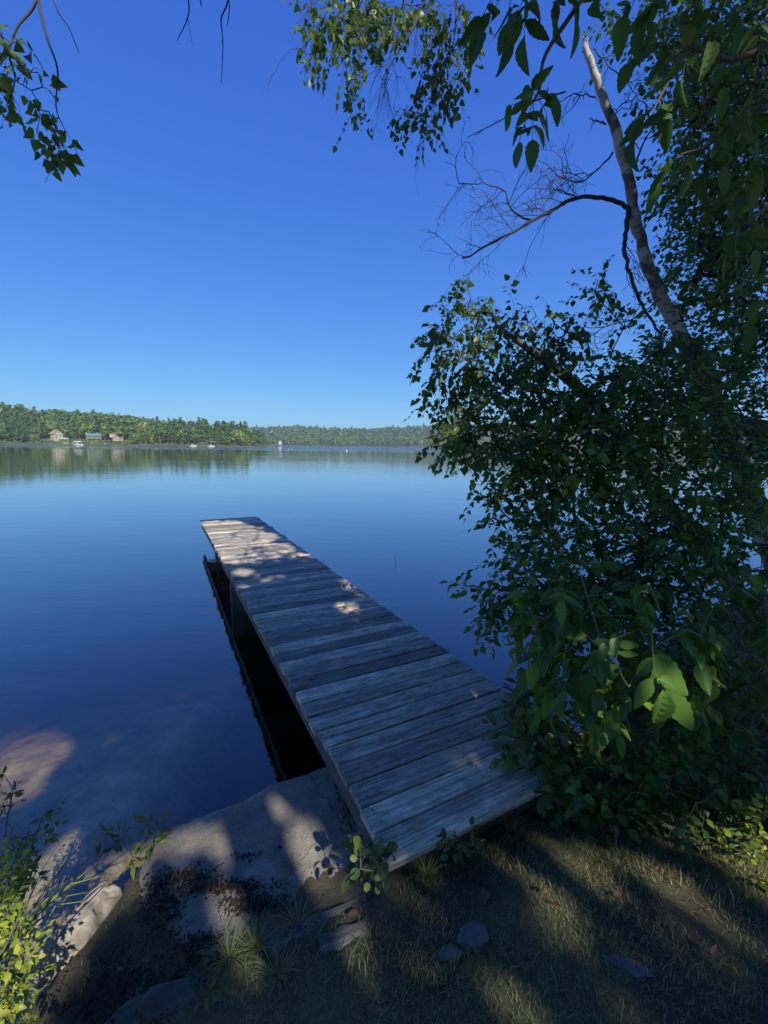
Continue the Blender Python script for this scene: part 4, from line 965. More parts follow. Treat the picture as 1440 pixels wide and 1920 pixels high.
leafy('alder_tree', 'dense small leaved dark green tree filling the upper right behind the broken birch', 'tree', b0, [[b0 + [0, 0, -.2], b0 + [-.1, .1, 1.6], b0 + [-.2, .3, 3.4], b0 + [-.5, .3, 5.6], b0 + [-.5, .3, 7.5]], [b0 + [-.1, .1, 1.6], ay(1400, 800, 4.3), ay(1330, 700, 4.5), ay(1300, 640, 4.6)]], .12,
      SPEC([(1330, 420, 90, 90, 4.0, 5.2, 70), (1260, 360, 40, 40, 4.2, 5.0, 18), (1390, 330, 70, 100, 3.9, 5.4, 70), (1310, 540, 80, 80, 4.3, 5.4, 60), (1400, 520, 70, 110, 3.9, 5.4, 90), (1390, 680, 90, 110, 3.8, 5.4, 100), (1290, 660, 70, 60, 4.5, 5.2, 40),
       (1350, 160, 60, 90, 4.0, 5.2, 50), (1420, 200, 50, 120, 3.8, 5.4, 60), (1290, 210, 26, 60, 4.2, 5.0, 20), (1380, 40, 90, 60, 4.0, 5.4, 70), (1270, 60, 60, 60, 4.2, 5.2, 26), (1420, 840, 60, 70, 4.4, 5.4, 40), (1510, 400, 60, 420, 3.8, 5.4, 80), (1350, 760, 80, 90, 3.3, 4.0, 60), (1280, 700, 60, 70, 3.5, 4.1, 34), (1400, 880, 50, 80, 3.2, 4.0, 40), (1420, 100, 60, 120, 3.2, 5, 60), (1300, 120, 70, 100, 3.6, 5, 50), (1340, 300, 70, 80, 3.4, 5, 50), (1400, 420, 50, 100, 3.2, 4.6, 50), (1200, 40, 60, 50, 4.2, 5.0, 18)], 1.5),
      'ovate', 'alder_leaf', 10, .3, .058, .72, 51, .35)
b0 = np.array([1.95, 3.0, terz(1.95, 3.0)])
leafy('tall_shrub', 'tall dark many stemmed shrub between the dock and the birches at the water edge', 'shrub', b0,
      [[b0 + [0, 0, -.1], ay(1150, 1180, 3.0), ay(1090, 1030, 3.0), ay(1075, 900, 3.0), ay(1100, 780, 3.1)], [b0 + [.05, .05, -.1], ay(1180, 1150, 3.0), ay(1110, 1010, 3.1), ay(1010, 880, 3.1)], [b0 + [.1, 0, -.1], ay(1220, 1150, 2.9), ay(1230, 980, 3.0), ay(1240, 840, 3.2), ay(1250, 700, 3.3)], [b0 + [.15, 0, -.1], ay(1300, 1150, 2.9), ay(1350, 1000, 3.0), ay(1370, 850, 3.1)], [b0 + [0, -.05, -.1], ay(1120, 1210, 2.8), ay(1040, 1120, 2.7), ay(980, 1060, 2.7)]], .018,
      SPEC([(900, 800, 60, 40, 2.9, 3.3, 22), (960, 840, 80, 60, 2.8, 3.4, 44), (1050, 790, 90, 70, 2.9, 3.6, 60), (1160, 770, 90, 80, 2.9, 3.8, 66), (1280, 790, 90, 90, 2.8, 3.8, 62), (1380, 900, 60, 70, 2.7, 3.6, 26), (1060, 880, 90, 60, 2.8, 3.6, 58), (1170, 880, 80, 70, 2.8, 3.6, 48), (1280, 900, 60, 40, 2.8, 3.4, 12),
       (930, 930, 40, 20, 2.9, 3.1, 8), (950, 975, 25, 10, 2.85, 3.0, 3), (1000, 900, 40, 30, 2.9, 3.2, 14), (1050, 980, 60, 60, 2.7, 3.4, 38), (1150, 990, 60, 70, 2.7, 3.4, 30), (1000, 1050, 50, 30, 2.6, 2.9, 16), (1060, 1090, 70, 60, 2.5, 3.1, 36), (960, 1120, 40, 30, 2.5, 2.8, 10), (915, 1110, 12, 8, 2.55, 2.65, 2), (920, 1150, 14, 8, 2.5, 2.6, 2), (1150, 1100, 60, 60, 2.5, 3.2, 24), (1400, 1060, 60, 60, 2.6, 3.4, 22), (1300, 1110, 60, 50, 2.6, 3.2, 26), (1240, 1000, 60, 70, 2.5, 3.2, 44), (1330, 960, 60, 60, 2.5, 3.2, 36), (1200, 1080, 60, 60, 2.4, 3.0, 40), (1100, 1150, 70, 50, 2.3, 2.8, 36), (1010, 1110, 50, 50, 2.4, 2.8, 20), (1000, 1000, 40, 40, 2.6, 3.0, 10), (1130, 690, 50, 40, 3.1, 3.6, 16), (1230, 690, 60, 50, 3.1, 3.8, 24), (1330, 990, 50, 40, 2.8, 3.3, 8), (1130, 540, 30, 25, 3.3, 3.5, 7), (1160, 600, 20, 30, 3.4, 3.5, 3)], 1.3),
      'ovate', 'shrub_leaf', 12, .24, .062, .58, 52, .45)
# ash saplings with big compound leaves
b0 = np.array([1.42, 1.95, terz(1.42, 1.95)])
leafy('ash_sapling', 'young ash with large compound leaves beside the dock, one leaf cluster catching the sun', 'sapling', b0,
      [[b0 + [0, 0, -.05], ay(1160, 1300, 1.85), ay(1120, 1180, 1.9), ay(1090, 1080, 2.0)], [b0 + [.03, 0, -.05], ay(1230, 1330, 1.75), ay(1235, 1250, 1.7), ay(1200, 1180, 1.75)], [b0 + [0, .04, -.05], ay(1120, 1330, 2.0), ay(1040, 1230, 2.05), ay(1000, 1190, 2.1)]], .009,
      [(1010, 1230, 45, 60, 1.9, 2.2, 12), (1080, 1180, 60, 70, 1.8, 2.1, 12), (1060, 1280, 50, 40, 1.75, 2.0, 9), (1150, 1240, 50, 50, 1.65, 1.95, 9), (1090, 1090, 50, 40, 1.9, 2.2, 6), (1220, 1170, 50, 50, 1.7, 2.0, 8), (1300, 1180, 50, 40, 1.7, 2.0, 8), (990, 1160, 40, 30, 2.0, 2.3, 8), (1030, 1300, 40, 40, 1.85, 2.1, 7), (1150, 1120, 60, 50, 1.8, 2.1, 8), (1280, 1290, 50, 60, 1.7, 1.95, 8), (1160, 1310, 50, 40, 1.7, 1.9, 8)],
      'bigash', 'ash_leaf', 0, 0, .105, .52, 53, .8, 'stem', .008, comp=(2, .13), stem_mat='stem', nstart=2)
root = [o for o in bpy.data.objects if o.name.startswith('ash_sapling')][0]
g = np.random.default_rng(3); w, lf = MB(), MB()
for (px, py, tx, ty, Y, dY, wd_) in [(1224, 1272, 1190, 1328, 1.58, -.02, .62), (1243, 1294, 1236, 1365, 1.56, -.03, .58), (1249, 1292, 1298, 1368, 1.55, -.02, .5), (1231, 1274, 1276, 1290, 1.57, -.01, .5), (1224, 1228, 1284, 1300, 1.62, .02, .5), (1220, 1232, 1196, 1270, 1.6, .0, .55), (1226, 1262, 1212, 1300, 1.6, .0, .5)]:
    a = ay(px, py, Y); e = ay(tx, ty, Y + dY); tw = unit(cC - a)
    add_leaves(lf, 'bigash', [a], [e - a], [tw * .6 + S + g.normal(0, .42, 3)], [np.linalg.norm(e - a) * 1.02], wd_ * .88)
w.tube(smooth_line([ay(1222, 1170, 1.68), ay(1224, 1225, 1.62), ay(1228, 1262, 1.59), ay(1246, 1294, 1.56)], 4), .0018, 4)
part(w, 'leaf_stalk', M['stem'], root); part(lf, 'sunlit_leaves', M['ash_leaf'], root)
b0 = np.array([3.1, 2.5, terz(3.1, 2.5)])
leafy('ash_sapling', 'second ash sapling with broad leaves under the birch trunks near the right edge', 'sapling', b0,
      [[b0 + [0, 0, -.05], ay(1400, 1300, 2.2), ay(1370, 1150, 2.2), ay(1340, 1090, 2.2)]], .009,
      [(1400, 1100, 50, 60, 1.9, 2.5, 9), (1320, 1130, 50, 50, 1.9, 2.4, 6), (1390, 1220, 60, 60, 1.8, 2.4, 10), (1300, 1270, 50, 60, 1.8, 2.2, 8), (1460, 1150, 40, 100, 1.9, 2.4, 8)],
      'bigash', 'shrub_leaf', 0, 0, .10, .5, 54, .8, 'stem', .008, comp=(2, .12), stem_mat='stem', nstart=2)
# low growth
b0 = np.array([1.22, 2.02, terz(1.22, 2.02)])
leafy('creeping_plant', 'leafy creeper spilling over the near corner of the dock', 'plant', b0,
      [[b0 + [0, 0, -.05], ay(1075, 1420, 1.98), ay(1020, 1385, 1.95), ay(965, 1370, 1.95)]], .006,
      [(975, 1370, 50, 22, 1.9, 2.0, 22), (1035, 1385, 45, 32, 1.88, 2.05, 34), (1005, 1338, 34, 22, 1.95, 2.1, 14), (1040, 1440, 30, 30, 1.8, 1.95, 16), (1060, 1430, 30, 30, 1.85, 2.0, 16), (1040, 1460, 30, 22, 1.75, 1.9, 12), (970, 1325, 16, 14, 2.05, 2.15, 4), (1095, 1370, 30, 30, 2.0, 2.2, 10)],
      'round', 'weed_leaf', 6, .11, .055, .6, 55, .35, 'stem', .005, stem_mat='stem', nstart=2)
def thicket(label, base, spec, seed, kind, mat, k, tl, L, wr, group=None, droop=.15, name='low_shrub'):
    b = np.array([base[0], base[1], terz(base[0], base[1])]); g = np.random.default_rng(seed + 900)
    stems = [[b + [g.normal(0, .05), g.normal(0, .05), -.05], b + [g.normal(0, .12), g.normal(0, .1), .15], b + [g.normal(0, .2), g.normal(0, .12), .32]] for _ in range(5)]
    return leafy(name, label, 'shrub', b, stems, .006, spec, kind, mat, k, tl, L, wr, seed, droop, 'stem', .006, stem_mat='stem', nstart=1)
thicket('low dark shrub hugging the bank just right of the dock corner', (1.3, 1.9), [(1100, 1470, 60, 35, 1.75, 2.1, 40), (1170, 1440, 60, 50, 1.8, 2.2, 40), (1120, 1410, 50, 30, 1.95, 2.3, 24), (1090, 1500, 40, 18, 1.7, 1.85, 16)], 61, 'ovate', 'shrub_leaf', 6, .12, .058, .62)
thicket('low dark shrub in the middle of the undergrowth below the sunlit ash leaves', (1.75, 1.85), [(1240, 1430, 60, 60, 1.75, 2.2, 46), (1220, 1500, 70, 30, 1.65, 1.95, 34), (1290, 1480, 50, 50, 1.7, 2.0, 34), (1260, 1370, 60, 40, 1.85, 2.3, 24)], 62, 'round', 'shrub_leaf', 6, .12, .05, .66)
thicket('low dark shrub against the right edge of the undergrowth', (2.4, 1.95), [(1370, 1420, 60, 80, 1.75, 2.4, 60), (1410, 1330, 50, 80, 1.8, 2.5, 44), (1350, 1520, 60, 40, 1.6, 1.9, 30), (1440, 1500, 40, 60, 1.6, 1.9, 30), (1330, 1330, 50, 60, 1.9, 2.5, 34)], 63, 'ovate', 'alder_leaf', 7, .13, .052, .6)
thicket('dark shrub at the waterline under the leaning birch', (2.6, 3.3), [(1200, 1290, 60, 60, 2.5, 3.2, 40), (1310, 1230, 70, 70, 2.5, 3.2, 50), (1130, 1310, 40, 40, 2.6, 3.0, 20), (1400, 1200, 60, 90, 2.5, 3.2, 50)], 64, 'ovate', 'shrub_leaf', 7, .2, .075, .58)
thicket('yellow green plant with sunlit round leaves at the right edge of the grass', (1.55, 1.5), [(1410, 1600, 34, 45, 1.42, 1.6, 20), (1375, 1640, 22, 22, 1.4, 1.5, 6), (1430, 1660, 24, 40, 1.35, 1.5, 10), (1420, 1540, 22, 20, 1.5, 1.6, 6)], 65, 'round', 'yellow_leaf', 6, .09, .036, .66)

# ------------------------------------------------------------------ hickory boughs hanging in from the upper right
rg = np.random.default_rng(23); b0 = np.array([3.2, .1, terz(3.2, .1)])
root = empty('hickory_tree', b0, 'hickory at the right whose big pointed leaves hang across the upper right sky', 'tree')
tr = smooth_line([b0 + [0, 0, -.2], b0 + [-.1, .1, 1.8], b0 + [-.2, .25, 3.2], b0 + [-.35, .4, 5.0]], 6)
w = MB(); w.tube(tr, np.linspace(.14, .06, len(tr)), 10); part(w, 'trunk', M['bark'], root)
w, lf = MB(), MB(); bough = []
for rows in ([(1500, -260, 1.7), (1300, -200, 1.6), (1130, -70, 1.5), (1090, 0, 1.45), (1024, 100, 1.4), (1012, 165, 1.38), (1000, 190, 1.38)], [(1500, -260, 1.7), (1440, -60, 1.6), (1340, -10, 1.5), (1200, -30, 1.45), (1060, -40, 1.42), (960, -15, 1.4), (930, 0, 1.4)],
             [(1560, -200, 1.7), (1480, 40, 1.6), (1380, 110, 1.55), (1290, 90, 1.5), (1250, 160, 1.5), (1225, 205, 1.48)], [(1560, -200, 1.7), (1500, 150, 1.6), (1400, 210, 1.55), (1330, 270, 1.5), (1275, 290, 1.5)], [(1600, 0, 1.7), (1500, 330, 1.6), (1420, 400, 1.55), (1390, 430, 1.5)]):
    l = line3(rows, 5); bough.append(l); w.tube(np.vstack([tr[-3], l]), np.concatenate([[.03], np.linspace(.012, .0025, len(l))]), 6)
l = line3([(1060, 172, 1.40), (1000, 190, 1.38), (940, 225, 1.36), (876, 258, 1.34)], 5); w.tube(l, np.linspace(.0032, .0012, len(l)), 4); bare_twigs(w, l, rg, 3, .05, .001, 0, .1)
part(w, 'bough', M['bark'], root); w = MB()
spots = [(1000, 190, 1.38, 960, 270), (1000, 185, 1.38, 1050, 160), (1002, 188, 1.38, 945, 175), (1000, 192, 1.38, 1000, 265), (1004, 180, 1.38, 985, 140), (1010, 186, 1.38, 1040, 225),
         (945, -10, 1.4, 880, 60), (960, -15, 1.4, 940, 90), (985, -10, 1.4, 985, 70), (920, 0, 1.38, 890, 40), (1040, -30, 1.42, 1050, 50), (1060, -30, 1.42, 1085, 30), (1000, -30, 1.4, 945, 50), (1180, -30, 1.45, 1160, 60), (1220, -20, 1.45, 1220, 70), (1250, -20, 1.46, 1180, 60), (1260, 80, 1.5, 1160, 90), (1280, 90, 1.5, 1200, 110), (1290, 90, 1.5, 1275, 160),
         (1225, 205, 1.48, 1180, 260), (1225, 205, 1.48, 1175, 215), (1240, 180, 1.48, 1260, 235), (1275, 290, 1.5, 1215, 335), (1280, 290, 1.5, 1290, 330), (1330, 270, 1.5, 1320, 340), (1340, 260, 1.5, 1380, 330), (1390, 430, 1.5, 1350, 480), (1400, 410, 1.5, 1430, 470), (1420, 400, 1.52, 1370, 420), (1400, 200, 1.55, 1440, 280), (1380, 110, 1.55, 1340, 180), (1340, -10, 1.5, 1330, 80), (1360, -10, 1.5, 1400, 70), (1430, 30, 1.58, 1420, 120), (1300, 0, 1.48, 1290, 50), (1380, 220, 1.52, 1350, 260), (1400, 330, 1.54, 1380, 380), (1430, 150, 1.5, 1400, 210), (1440, 540, 1.6, 1400, 620), (1440, 280, 1.5, 1410, 340), (1130, -60, 1.5, 1120, 10)]
for (px, py, Y, tx, ty) in spots:
    a = ay(px, py, Y); e = ay(tx, ty, Y + rg.uniform(-.1, .1)); compound([a], [e - a], rg, w, lf, 'bigash', 2 if rg.random() < .6 else 1, np.linalg.norm(e - a) * .75, .088 if px > 1080 or py < 100 else .074, .46, .55, dirs=[e - a], rt=.0014, up=.35)
part(w, 'leaf_stalk', M['stem'], root); part(lf, 'foliage', M['hickory_leaf'], root)

# ------------------------------------------------------------------ overhanging birch: drooping sprays into the top of the picture
rg = np.random.default_rng(24); b0 = np.array([-2.2, -2.6, terz(-2.2, -2.6)])
root = empty('overhanging_birch', b0, 'birch behind the viewpoint whose drooping leafy sprays hang into the top left and top centre', 'tree')
tr = smooth_line([b0 + [0, 0, -.2], b0 + [.1, .2, 1.8], b0 + [.5, .9, 3.8], b0 + [.8, 1.6, 5.6]], 6)
w = MB(); w.tube(tr, np.linspace(.15, .06, len(tr)), 10); part(w, 'trunk', M['birch_bark'], root)
w, lf = MB(), MB()
mains = []
for rows, r0 in (([(560, -420, 2.7), (700, -260, 2.7), (800, -100, 2.65), (790, 20, 2.6), (745, 100, 2.55), (715, 150, 2.5)], .012), ([(560, -420, 2.7), (640, -260, 2.7), (640, -100, 2.6), (625, -20, 2.55), (600, 50, 2.5), (560, 95, 2.5)], .01),
                 ([(800, -100, 2.65), (850, -20, 2.6), (850, 80, 2.55), (820, 160, 2.5), (790, 250, 2.48)], .007), ([(700, -260, 2.7), (690, -60, 2.5), (680, 80, 2.5), (665, 150, 2.48), (658, 215, 2.45)], .006),
                 ([(0, -420, 1.7), (40, -200, 1.65), (72, 0, 1.6), (88, 70, 1.57), (108, 130, 1.55), (105, 200, 1.52), (122, 245, 1.5)], .006), ([(0, -420, 1.7), (60, -100, 1.65), (68, 0, 1.6), (32, 52, 1.58), (18, 100, 1.55), (28, 150, 1.52), (12, 200, 1.5)], .006), ([(40, -200, 1.65), (100, 0, 1.6), (128, 50, 1.58), (148, 98, 1.56)], .003),
                 ([(200, -300, 1.8), (330, -100, 1.75), (353, 0, 1.7), (350, 38, 1.68), (332, 76, 1.66)], .004), ([(330, -150, 1.75), (420, -60, 1.72), (427, 0, 1.7), (415, 35, 1.68), (418, 80, 1.66), (415, 155, 1.64)], .004), ([(420, -30, 1.72), (430, 10, 1.7), (426, 50, 1.69)], .003), ([(370, -60, 1.73), (376, 0, 1.7), (378, 13, 1.7)], .003)):
    l = line3(rows, 5); mains.append(l); j = l[0] + 0; start = tr[-1]
    w.tube(np.vstack([start, l]), np.concatenate([[r0 * 1.6], np.linspace(r0, .0012, len(l))]), 5)
for l, n in ((mains[0], 14), (mains[1], 6), (mains[2], 6)): bare_twigs(w, l[8:], rg, n, .38, .0016, 1, 1.0, (20, 50), .2)
for l in mains[7:9]: bare_twigs(w, l[6:], rg, 2, .07, .0012, 0, .8, (20, 40), .4)
A = blobs([(640, 15, 75, 40, 2.4, 2.8, 44), (600, 40, 40, 40, 2.4, 2.7, 14), (700, 60, 40, 50, 2.4, 2.7, 20), (570, 95, 18, 10, 2.45, 2.5, 4), (640, 105, 20, 12, 2.4, 2.5, 4), (665, 150, 10, 40, 2.42, 2.5, 6), (658, 215, 6, 8, 2.44, 2.46, 2),
           (840, 50, 60, 50, 2.5, 2.8, 24), (830, 110, 40, 40, 2.45, 2.6, 18), (815, 170, 30, 30, 2.45, 2.55, 12), (760, 205, 22, 14, 2.45, 2.5, 4), (790, 235, 18, 28, 2.45, 2.5, 6), (845, 165, 6, 14, 2.5, 2.55, 3), (810, 10, 60, 20, 2.5, 2.8, 16), (720, 10, 60, 20, 2.5, 2.8, 14)], rg)
O = skeleton([l[6:] for l in mains[:4]], A, rg, w, .001, .006, 3, .02)
twig_leaves(A, O, rg, w, lf, 'birch', 9, .13, .036, .8, 1.0, petiole=.016, rt=.0008, up=.4)
A = blobs([(60, 125, 20, 14, 1.5, 1.58, 3), (20, 60, 24, 60, 1.5, 1.62, 9), (8, 110, 14, 30, 1.5, 1.6, 4), (75, 175, 22, 14, 1.5, 1.55, 3), (85, 205, 18, 10, 1.5, 1.52, 3), (28, 205, 26, 18, 1.5, 1.55, 3), (115, 265, 16, 24, 1.48, 1.52, 7), (98, 285, 10, 16, 1.48, 1.5, 3), (65, 235, 14, 12, 1.5, 1.53, 2), (100, 215, 10, 12, 1.5, 1.52, 2), (0, 140, 10, 40, 1.5, 1.6, 3)], rg)
O = skeleton([l[10:] for l in mains[4:6]], A, rg, w, .0009, .004, 3, .02)
twig_leaves(A, O, rg, w, lf, 'birch', 4, .05, .035, .82, 1.0, petiole=.014, rt=.0007, up=.3)
# rest of the crown above and behind, out of the picture
n = 5200; P = np.array([-1.0, -1.2, 6.6]) + unit(rg.normal(0, 1, (n, 3))) * (rg.random(n) ** .4)[:, None] * np.array([2.4, 2.3, 1.4])
P = P[out_of_frame(P, 60) & lit_ok(P)]; D = rg.normal(0, .6, P.shape) + [0, 0, -.7]
add_leaves(lf, 'flat', P, D, rg.normal(0, .7, P.shape) + S, rg.uniform(.06, .1, len(P)), .9)
lb = MB(); A = P[rg.integers(0, len(P), 90)]; skeleton([tr[10:]], A, rg, lb, .003, .04, 4, .03)
part(lb, 'limbs', M['bark'], root); part(w, 'twigs', M['twig'], root); part(lf, 'foliage', M['birch_leaf'], root)

# ------------------------------------------------------------------ sunlit plants at the left bank and the slab corner
b0 = np.array([-1.30, 1.0, 0.0]); b0[2] = terz(*b0[:2])
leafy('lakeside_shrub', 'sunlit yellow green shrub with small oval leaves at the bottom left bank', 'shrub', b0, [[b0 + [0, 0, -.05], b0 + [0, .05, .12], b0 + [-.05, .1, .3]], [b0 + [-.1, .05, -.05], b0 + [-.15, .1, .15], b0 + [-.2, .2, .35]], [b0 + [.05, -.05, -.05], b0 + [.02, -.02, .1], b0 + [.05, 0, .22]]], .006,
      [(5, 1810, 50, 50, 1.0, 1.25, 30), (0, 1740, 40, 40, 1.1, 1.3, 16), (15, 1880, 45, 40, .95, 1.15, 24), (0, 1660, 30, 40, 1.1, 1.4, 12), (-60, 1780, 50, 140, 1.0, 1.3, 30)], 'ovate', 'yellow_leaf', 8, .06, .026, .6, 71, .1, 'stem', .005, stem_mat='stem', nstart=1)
b0 = np.array([-1.62, 1.42, 0.0]); b0[2] = terz(*b0[:2])
leafy('loosestrife', 'taller dark green weed with brown seed heads at the left edge over the water', 'plant', b0, [[b0 + [0, 0, -.05], ay(40, 1680, 1.45), ay(60, 1590, 1.45), ay(80, 1530, 1.43)], [b0 + [-.05, 0, -.05], ay(5, 1680, 1.45), ay(10, 1560, 1.45), ay(25, 1480, 1.45)]], .005,
      [(20, 1600, 35, 60, 1.38, 1.5, 16), (60, 1600, 18, 40, 1.4, 1.46, 6), (85, 1530, 14, 18, 1.42, 1.46, 4), (15, 1500, 22, 40, 1.42, 1.5, 8), (30, 1660, 40, 30, 1.35, 1.5, 12), (55, 1620, 10, 10, 1.42, 1.44, 3)], 'ovate', 'weed_leaf', 6, .05, .032, .5, 72, .3, 'stem', .004, stem_mat='stem', nstart=2)
root = [o for o in bpy.data.objects if o.name.startswith('loosestrife')][0]
sd = MB(); g = np.random.default_rng(7)
for (px, py, Y) in [(28, 1468, 1.45), (18, 1492, 1.45), (8, 1512, 1.45), (92, 1524, 1.43)]:
    c = ay(px, py, Y); sd = MB()
    sd.tube([c + [0, 0, -.03], c + [0, 0, .01]], .0012, 3)
    for _ in range(16): crown_quads(sd, c + g.normal(0, .006, 3), [.003] * 3, 3, .006, g)
    part(sd, 'seed_head', M['seed'], root, False)
def blades(name, label, c, n, L, spread, w_, mat, seed, cat='grass tuft', lean=(0, 0)):
    g = np.random.default_rng(seed); mb = MB()
    for _ in range(n):
        a = g.random() * 6.28; b = np.array(c) + np.array([math.cos(a), math.sin(a), 0]) * spread * .25 * g.random(); l = L * g.uniform(.5, 1.1)
        d = np.array([math.cos(a) * .5 + lean[0], math.sin(a) * .5 + lean[1], 1.0]) * l; s = unit(np.cross(d, [g.normal(), g.normal(), .2])) * w_ / 2
        V = []
        for t in (0, .35, .7):
            p = b + d * t + np.array([math.cos(a), math.sin(a), -.5]) * spread * t * t * g.uniform(.4, 1); V += [p - s * (1 - t * .6), p + s * (1 - t * .6)]
        V.append(b + d + np.array([math.cos(a), math.sin(a), -.7]) * spread * g.uniform(.5, 1.1)); mb.add(V, [[0, 1, 3, 2], [2, 3, 5, 4], [4, 5, 6]])
    o = mb.build(name, M[mat]); return tag(o, label, cat)
c = az(45, 1740, .06); blades('sedge_tuft', 'bright yellow green tuft of long sedge blades leaning over the water beside the boulder', (c[0] - .05, c[1], .02), 46, .26, .13, .008, 'sedge', 5, lean=(.4, .3))
b0 = az(268, 1612, .14)
leafy('seedling', 'sunlit seedling with narrow leaves sprouting at the outer corner of the slab', 'plant', b0, [[b0 + [0, 0, -.03], ay(275, 1590, 1.73), ay(283, 1560, 1.73)], [b0 + [0, 0, -.03], ay(240, 1595, 1.72), ay(232, 1580, 1.7)]], .003,
      [(283, 1556, 12, 12, 1.71, 1.75, 5), (276, 1590, 14, 14, 1.71, 1.75, 4), (225, 1578, 14, 5, 1.68, 1.72, 3), (195, 1566, 12, 4, 1.66, 1.7, 2), (250, 1610, 10, 10, 1.7, 1.74, 3)], 'lance', 'weed_leaf', 5, .035, .055, .34, 73, .05, 'stem', .002, stem_mat='stem', nstart=1)
root = [o for o in bpy.data.objects if o.name.startswith('seedling')][0]
lf = MB(); add_leaves(lf, 'lance', [az(240, 1622, .15)], [az(232, 1600, .22) - az(240, 1622, .15)], [[0, -1, .5]], [.03], .5); part(lf, 'red_leaf', M['red_leaf'], root)
b0 = on_ground(695, 1635)
leafy('weed', 'round leaved green weed growing against the near left corner of the dock', 'plant', b0, [[b0 + [0, 0, -.03], b0 + [0, .02, .08], b0 + [.01, .03, .14]]], .003, [(700, 1590, 20, 20, 1.32, 1.4, 8), (690, 1630, 20, 22, 1.25, 1.35, 8)], 'round', 'weed_leaf', 4, .04, .042, .8, 74, 0, 'stem', .002, stem_mat='stem', nstart=1)
b0 = on_ground(868, 1592)
leafy('weed', 'small leafy weed under the front edge of the dock', 'plant', b0, [[b0 + [0, 0, -.03], b0 + [0, 0, .05], b0 + [.01, 0, .09]]], .003, [(850, 1585, 22, 14, 1.42, 1.5, 7), (885, 1575, 14, 12, 1.44, 1.5, 5)], 'round', 'weed_leaf', 4, .035, .03, .75, 75, 0, 'stem', .002, stem_mat='stem', nstart=1)
b0 = on_ground(375, 1872)
leafy('weed', 'broad leaved rosette weed beside the flat stones in the bottom left soil', 'plant', b0, [[b0 + [0, 0, -.02], b0 + [0, 0, .02], b0 + [.01, 0, .04]]], .003, [(375, 1862, 12, 12, b0[1] - .02, b0[1] + .03, 4)], 'lance', 'weed_leaf', 3, .03, .06, .4, 76, -.2, 'stem', .002, stem_mat='stem', nstart=1)

# ------------------------------------------------------------------ grass, straw, litter, dead leaves, sticks
SL = np.array([az(a, b_, .2)[:2] for a, b_ in [(296, 1556), (640, 1400), (860, 1400), (740, 1600), (690, 1695), (560, 1745), (470, 1775), (380, 1770), (270, 1720), (215, 1690), (240, 1620)]])
def inside(P, poly):
    x, y = P[:, 0], P[:, 1]; c = np.zeros(len(P), bool)
    for i in range(len(poly)):
        (x1, y1), (x2, y2) = poly[i], poly[i - 1]; c ^= ((y1 > y) != (y2 > y)) & (x < (x2 - x1) * (y - y1) / (y2 - y1 + 1e-12) + x1)
    return c
def soil_zone(P):
    x, y, d = proj(np.column_stack([P, np.full(len(P), .3)])); return (x < 420 + (y - 1800) * .3) & (y > 1650)
def dock_zone(P):
    q = P - A0[:2]; u = q @ ux[:2]; v = q @ uy[:2]; return (u > .0) & (u < DW) & (v > .03)
def grass(name, label, n, lmin, lmax, wd, mat, seed, flat=.0, region=(-1.3, 3.4, .35, 3.0)):
    g = np.random.default_rng(seed); P = np.column_stack([g.uniform(region[0], region[1], n), g.uniform(region[2], region[3], n)])
    sd = shore_sd(P[:, 0], P[:, 1]); nz = np.array([noise.noise(Vector((p[0] * 3.1 + seed, p[1] * 3.1, 0))) for p in P])
    keep = (sd > .12) & ~inside(P, SL) & ~dock_zone(P) & (nz > -.42 + .5 * g.random(n) - .2) & (~soil_zone(P) | (g.random(n) < .10))
    P = P[keep]; nz = nz[keep]; n = len(P); z = ter(P[:, 0], P[:, 1]) - .004; b = np.column_stack([P, z])
    a = g.random(n) * 2 * np.pi; h = np.column_stack([np.cos(a), np.sin(a), np.zeros(n)])
    l = g.uniform(lmin, lmax, n) * (1 + .7 * np.clip(nz, -.3, 1)); up = np.array([0, 0, 1.0])
    bend = g.uniform(.3, 1.1, n) + flat; s = np.cross(h, up) * (wd * g.uniform(.6, 1.3, n))[:, None] / 2
    def at(t): return b + up * (l * t * (1 - .45 * t * np.minimum(bend, 1.4)) * (1 / (1 + flat)))[:, None] + h * (l * bend * t * t * .75)[:, None]
    V = np.stack([b - s, b + s, at(.5) - s * .8, at(.5) + s * .8, at(1.0)], 1).reshape(-1, 3); i = np.arange(n)[:, None] * 5
    mb = MB(); mb.v = [V]; mb.n = len(V); mb.l = [(i + [0, 1, 3, 2]).ravel(), (i + [2, 3, 4]).ravel()]; mb.t = [np.full(n, 4), np.full(n, 3)]; mb.m = [np.zeros(n, int), np.zeros(n, int)]
    tag(mb.build(name, M[mat]), label, 'grass', kind='stuff')
grass('grass', 'short patchy green grass covering the shaded bank around the dock', 120000, .011, .036, .0027, 'grass', 81)
grass('tall_grass', 'longer thin grass blades standing up through the turf of the bank', 1500, .05, .12, .0028, 'grass', 82)
grass('dry_grass', 'dry straw coloured grass lying flat on the bank', 12000, .02, .06, .0022, 'straw', 83, 1.6)
for k, (px, py, n, lab) in enumerate([(560, 1735, 60, 'thin grass tuft growing over the inner edge of the concrete slab'), (800, 1640, 80, 'green grass tuft in front of the dock end'), (520, 1830, 90, 'bright grass tuft in the soil at the bottom middle'), (430, 1800, 120, 'grass tuft hiding the lower corner of the concrete slab'), (480, 1780, 110, 'grass tuft on the lower edge of the slab beside the long timber'), (960, 1560, 60, 'tall thin grass tuft rising by the dock front beam')]):
    p = on_ground(px, py); blades('grass_tuft', lab, p, n, .1, .07, .003, 'grass', 90 + k)
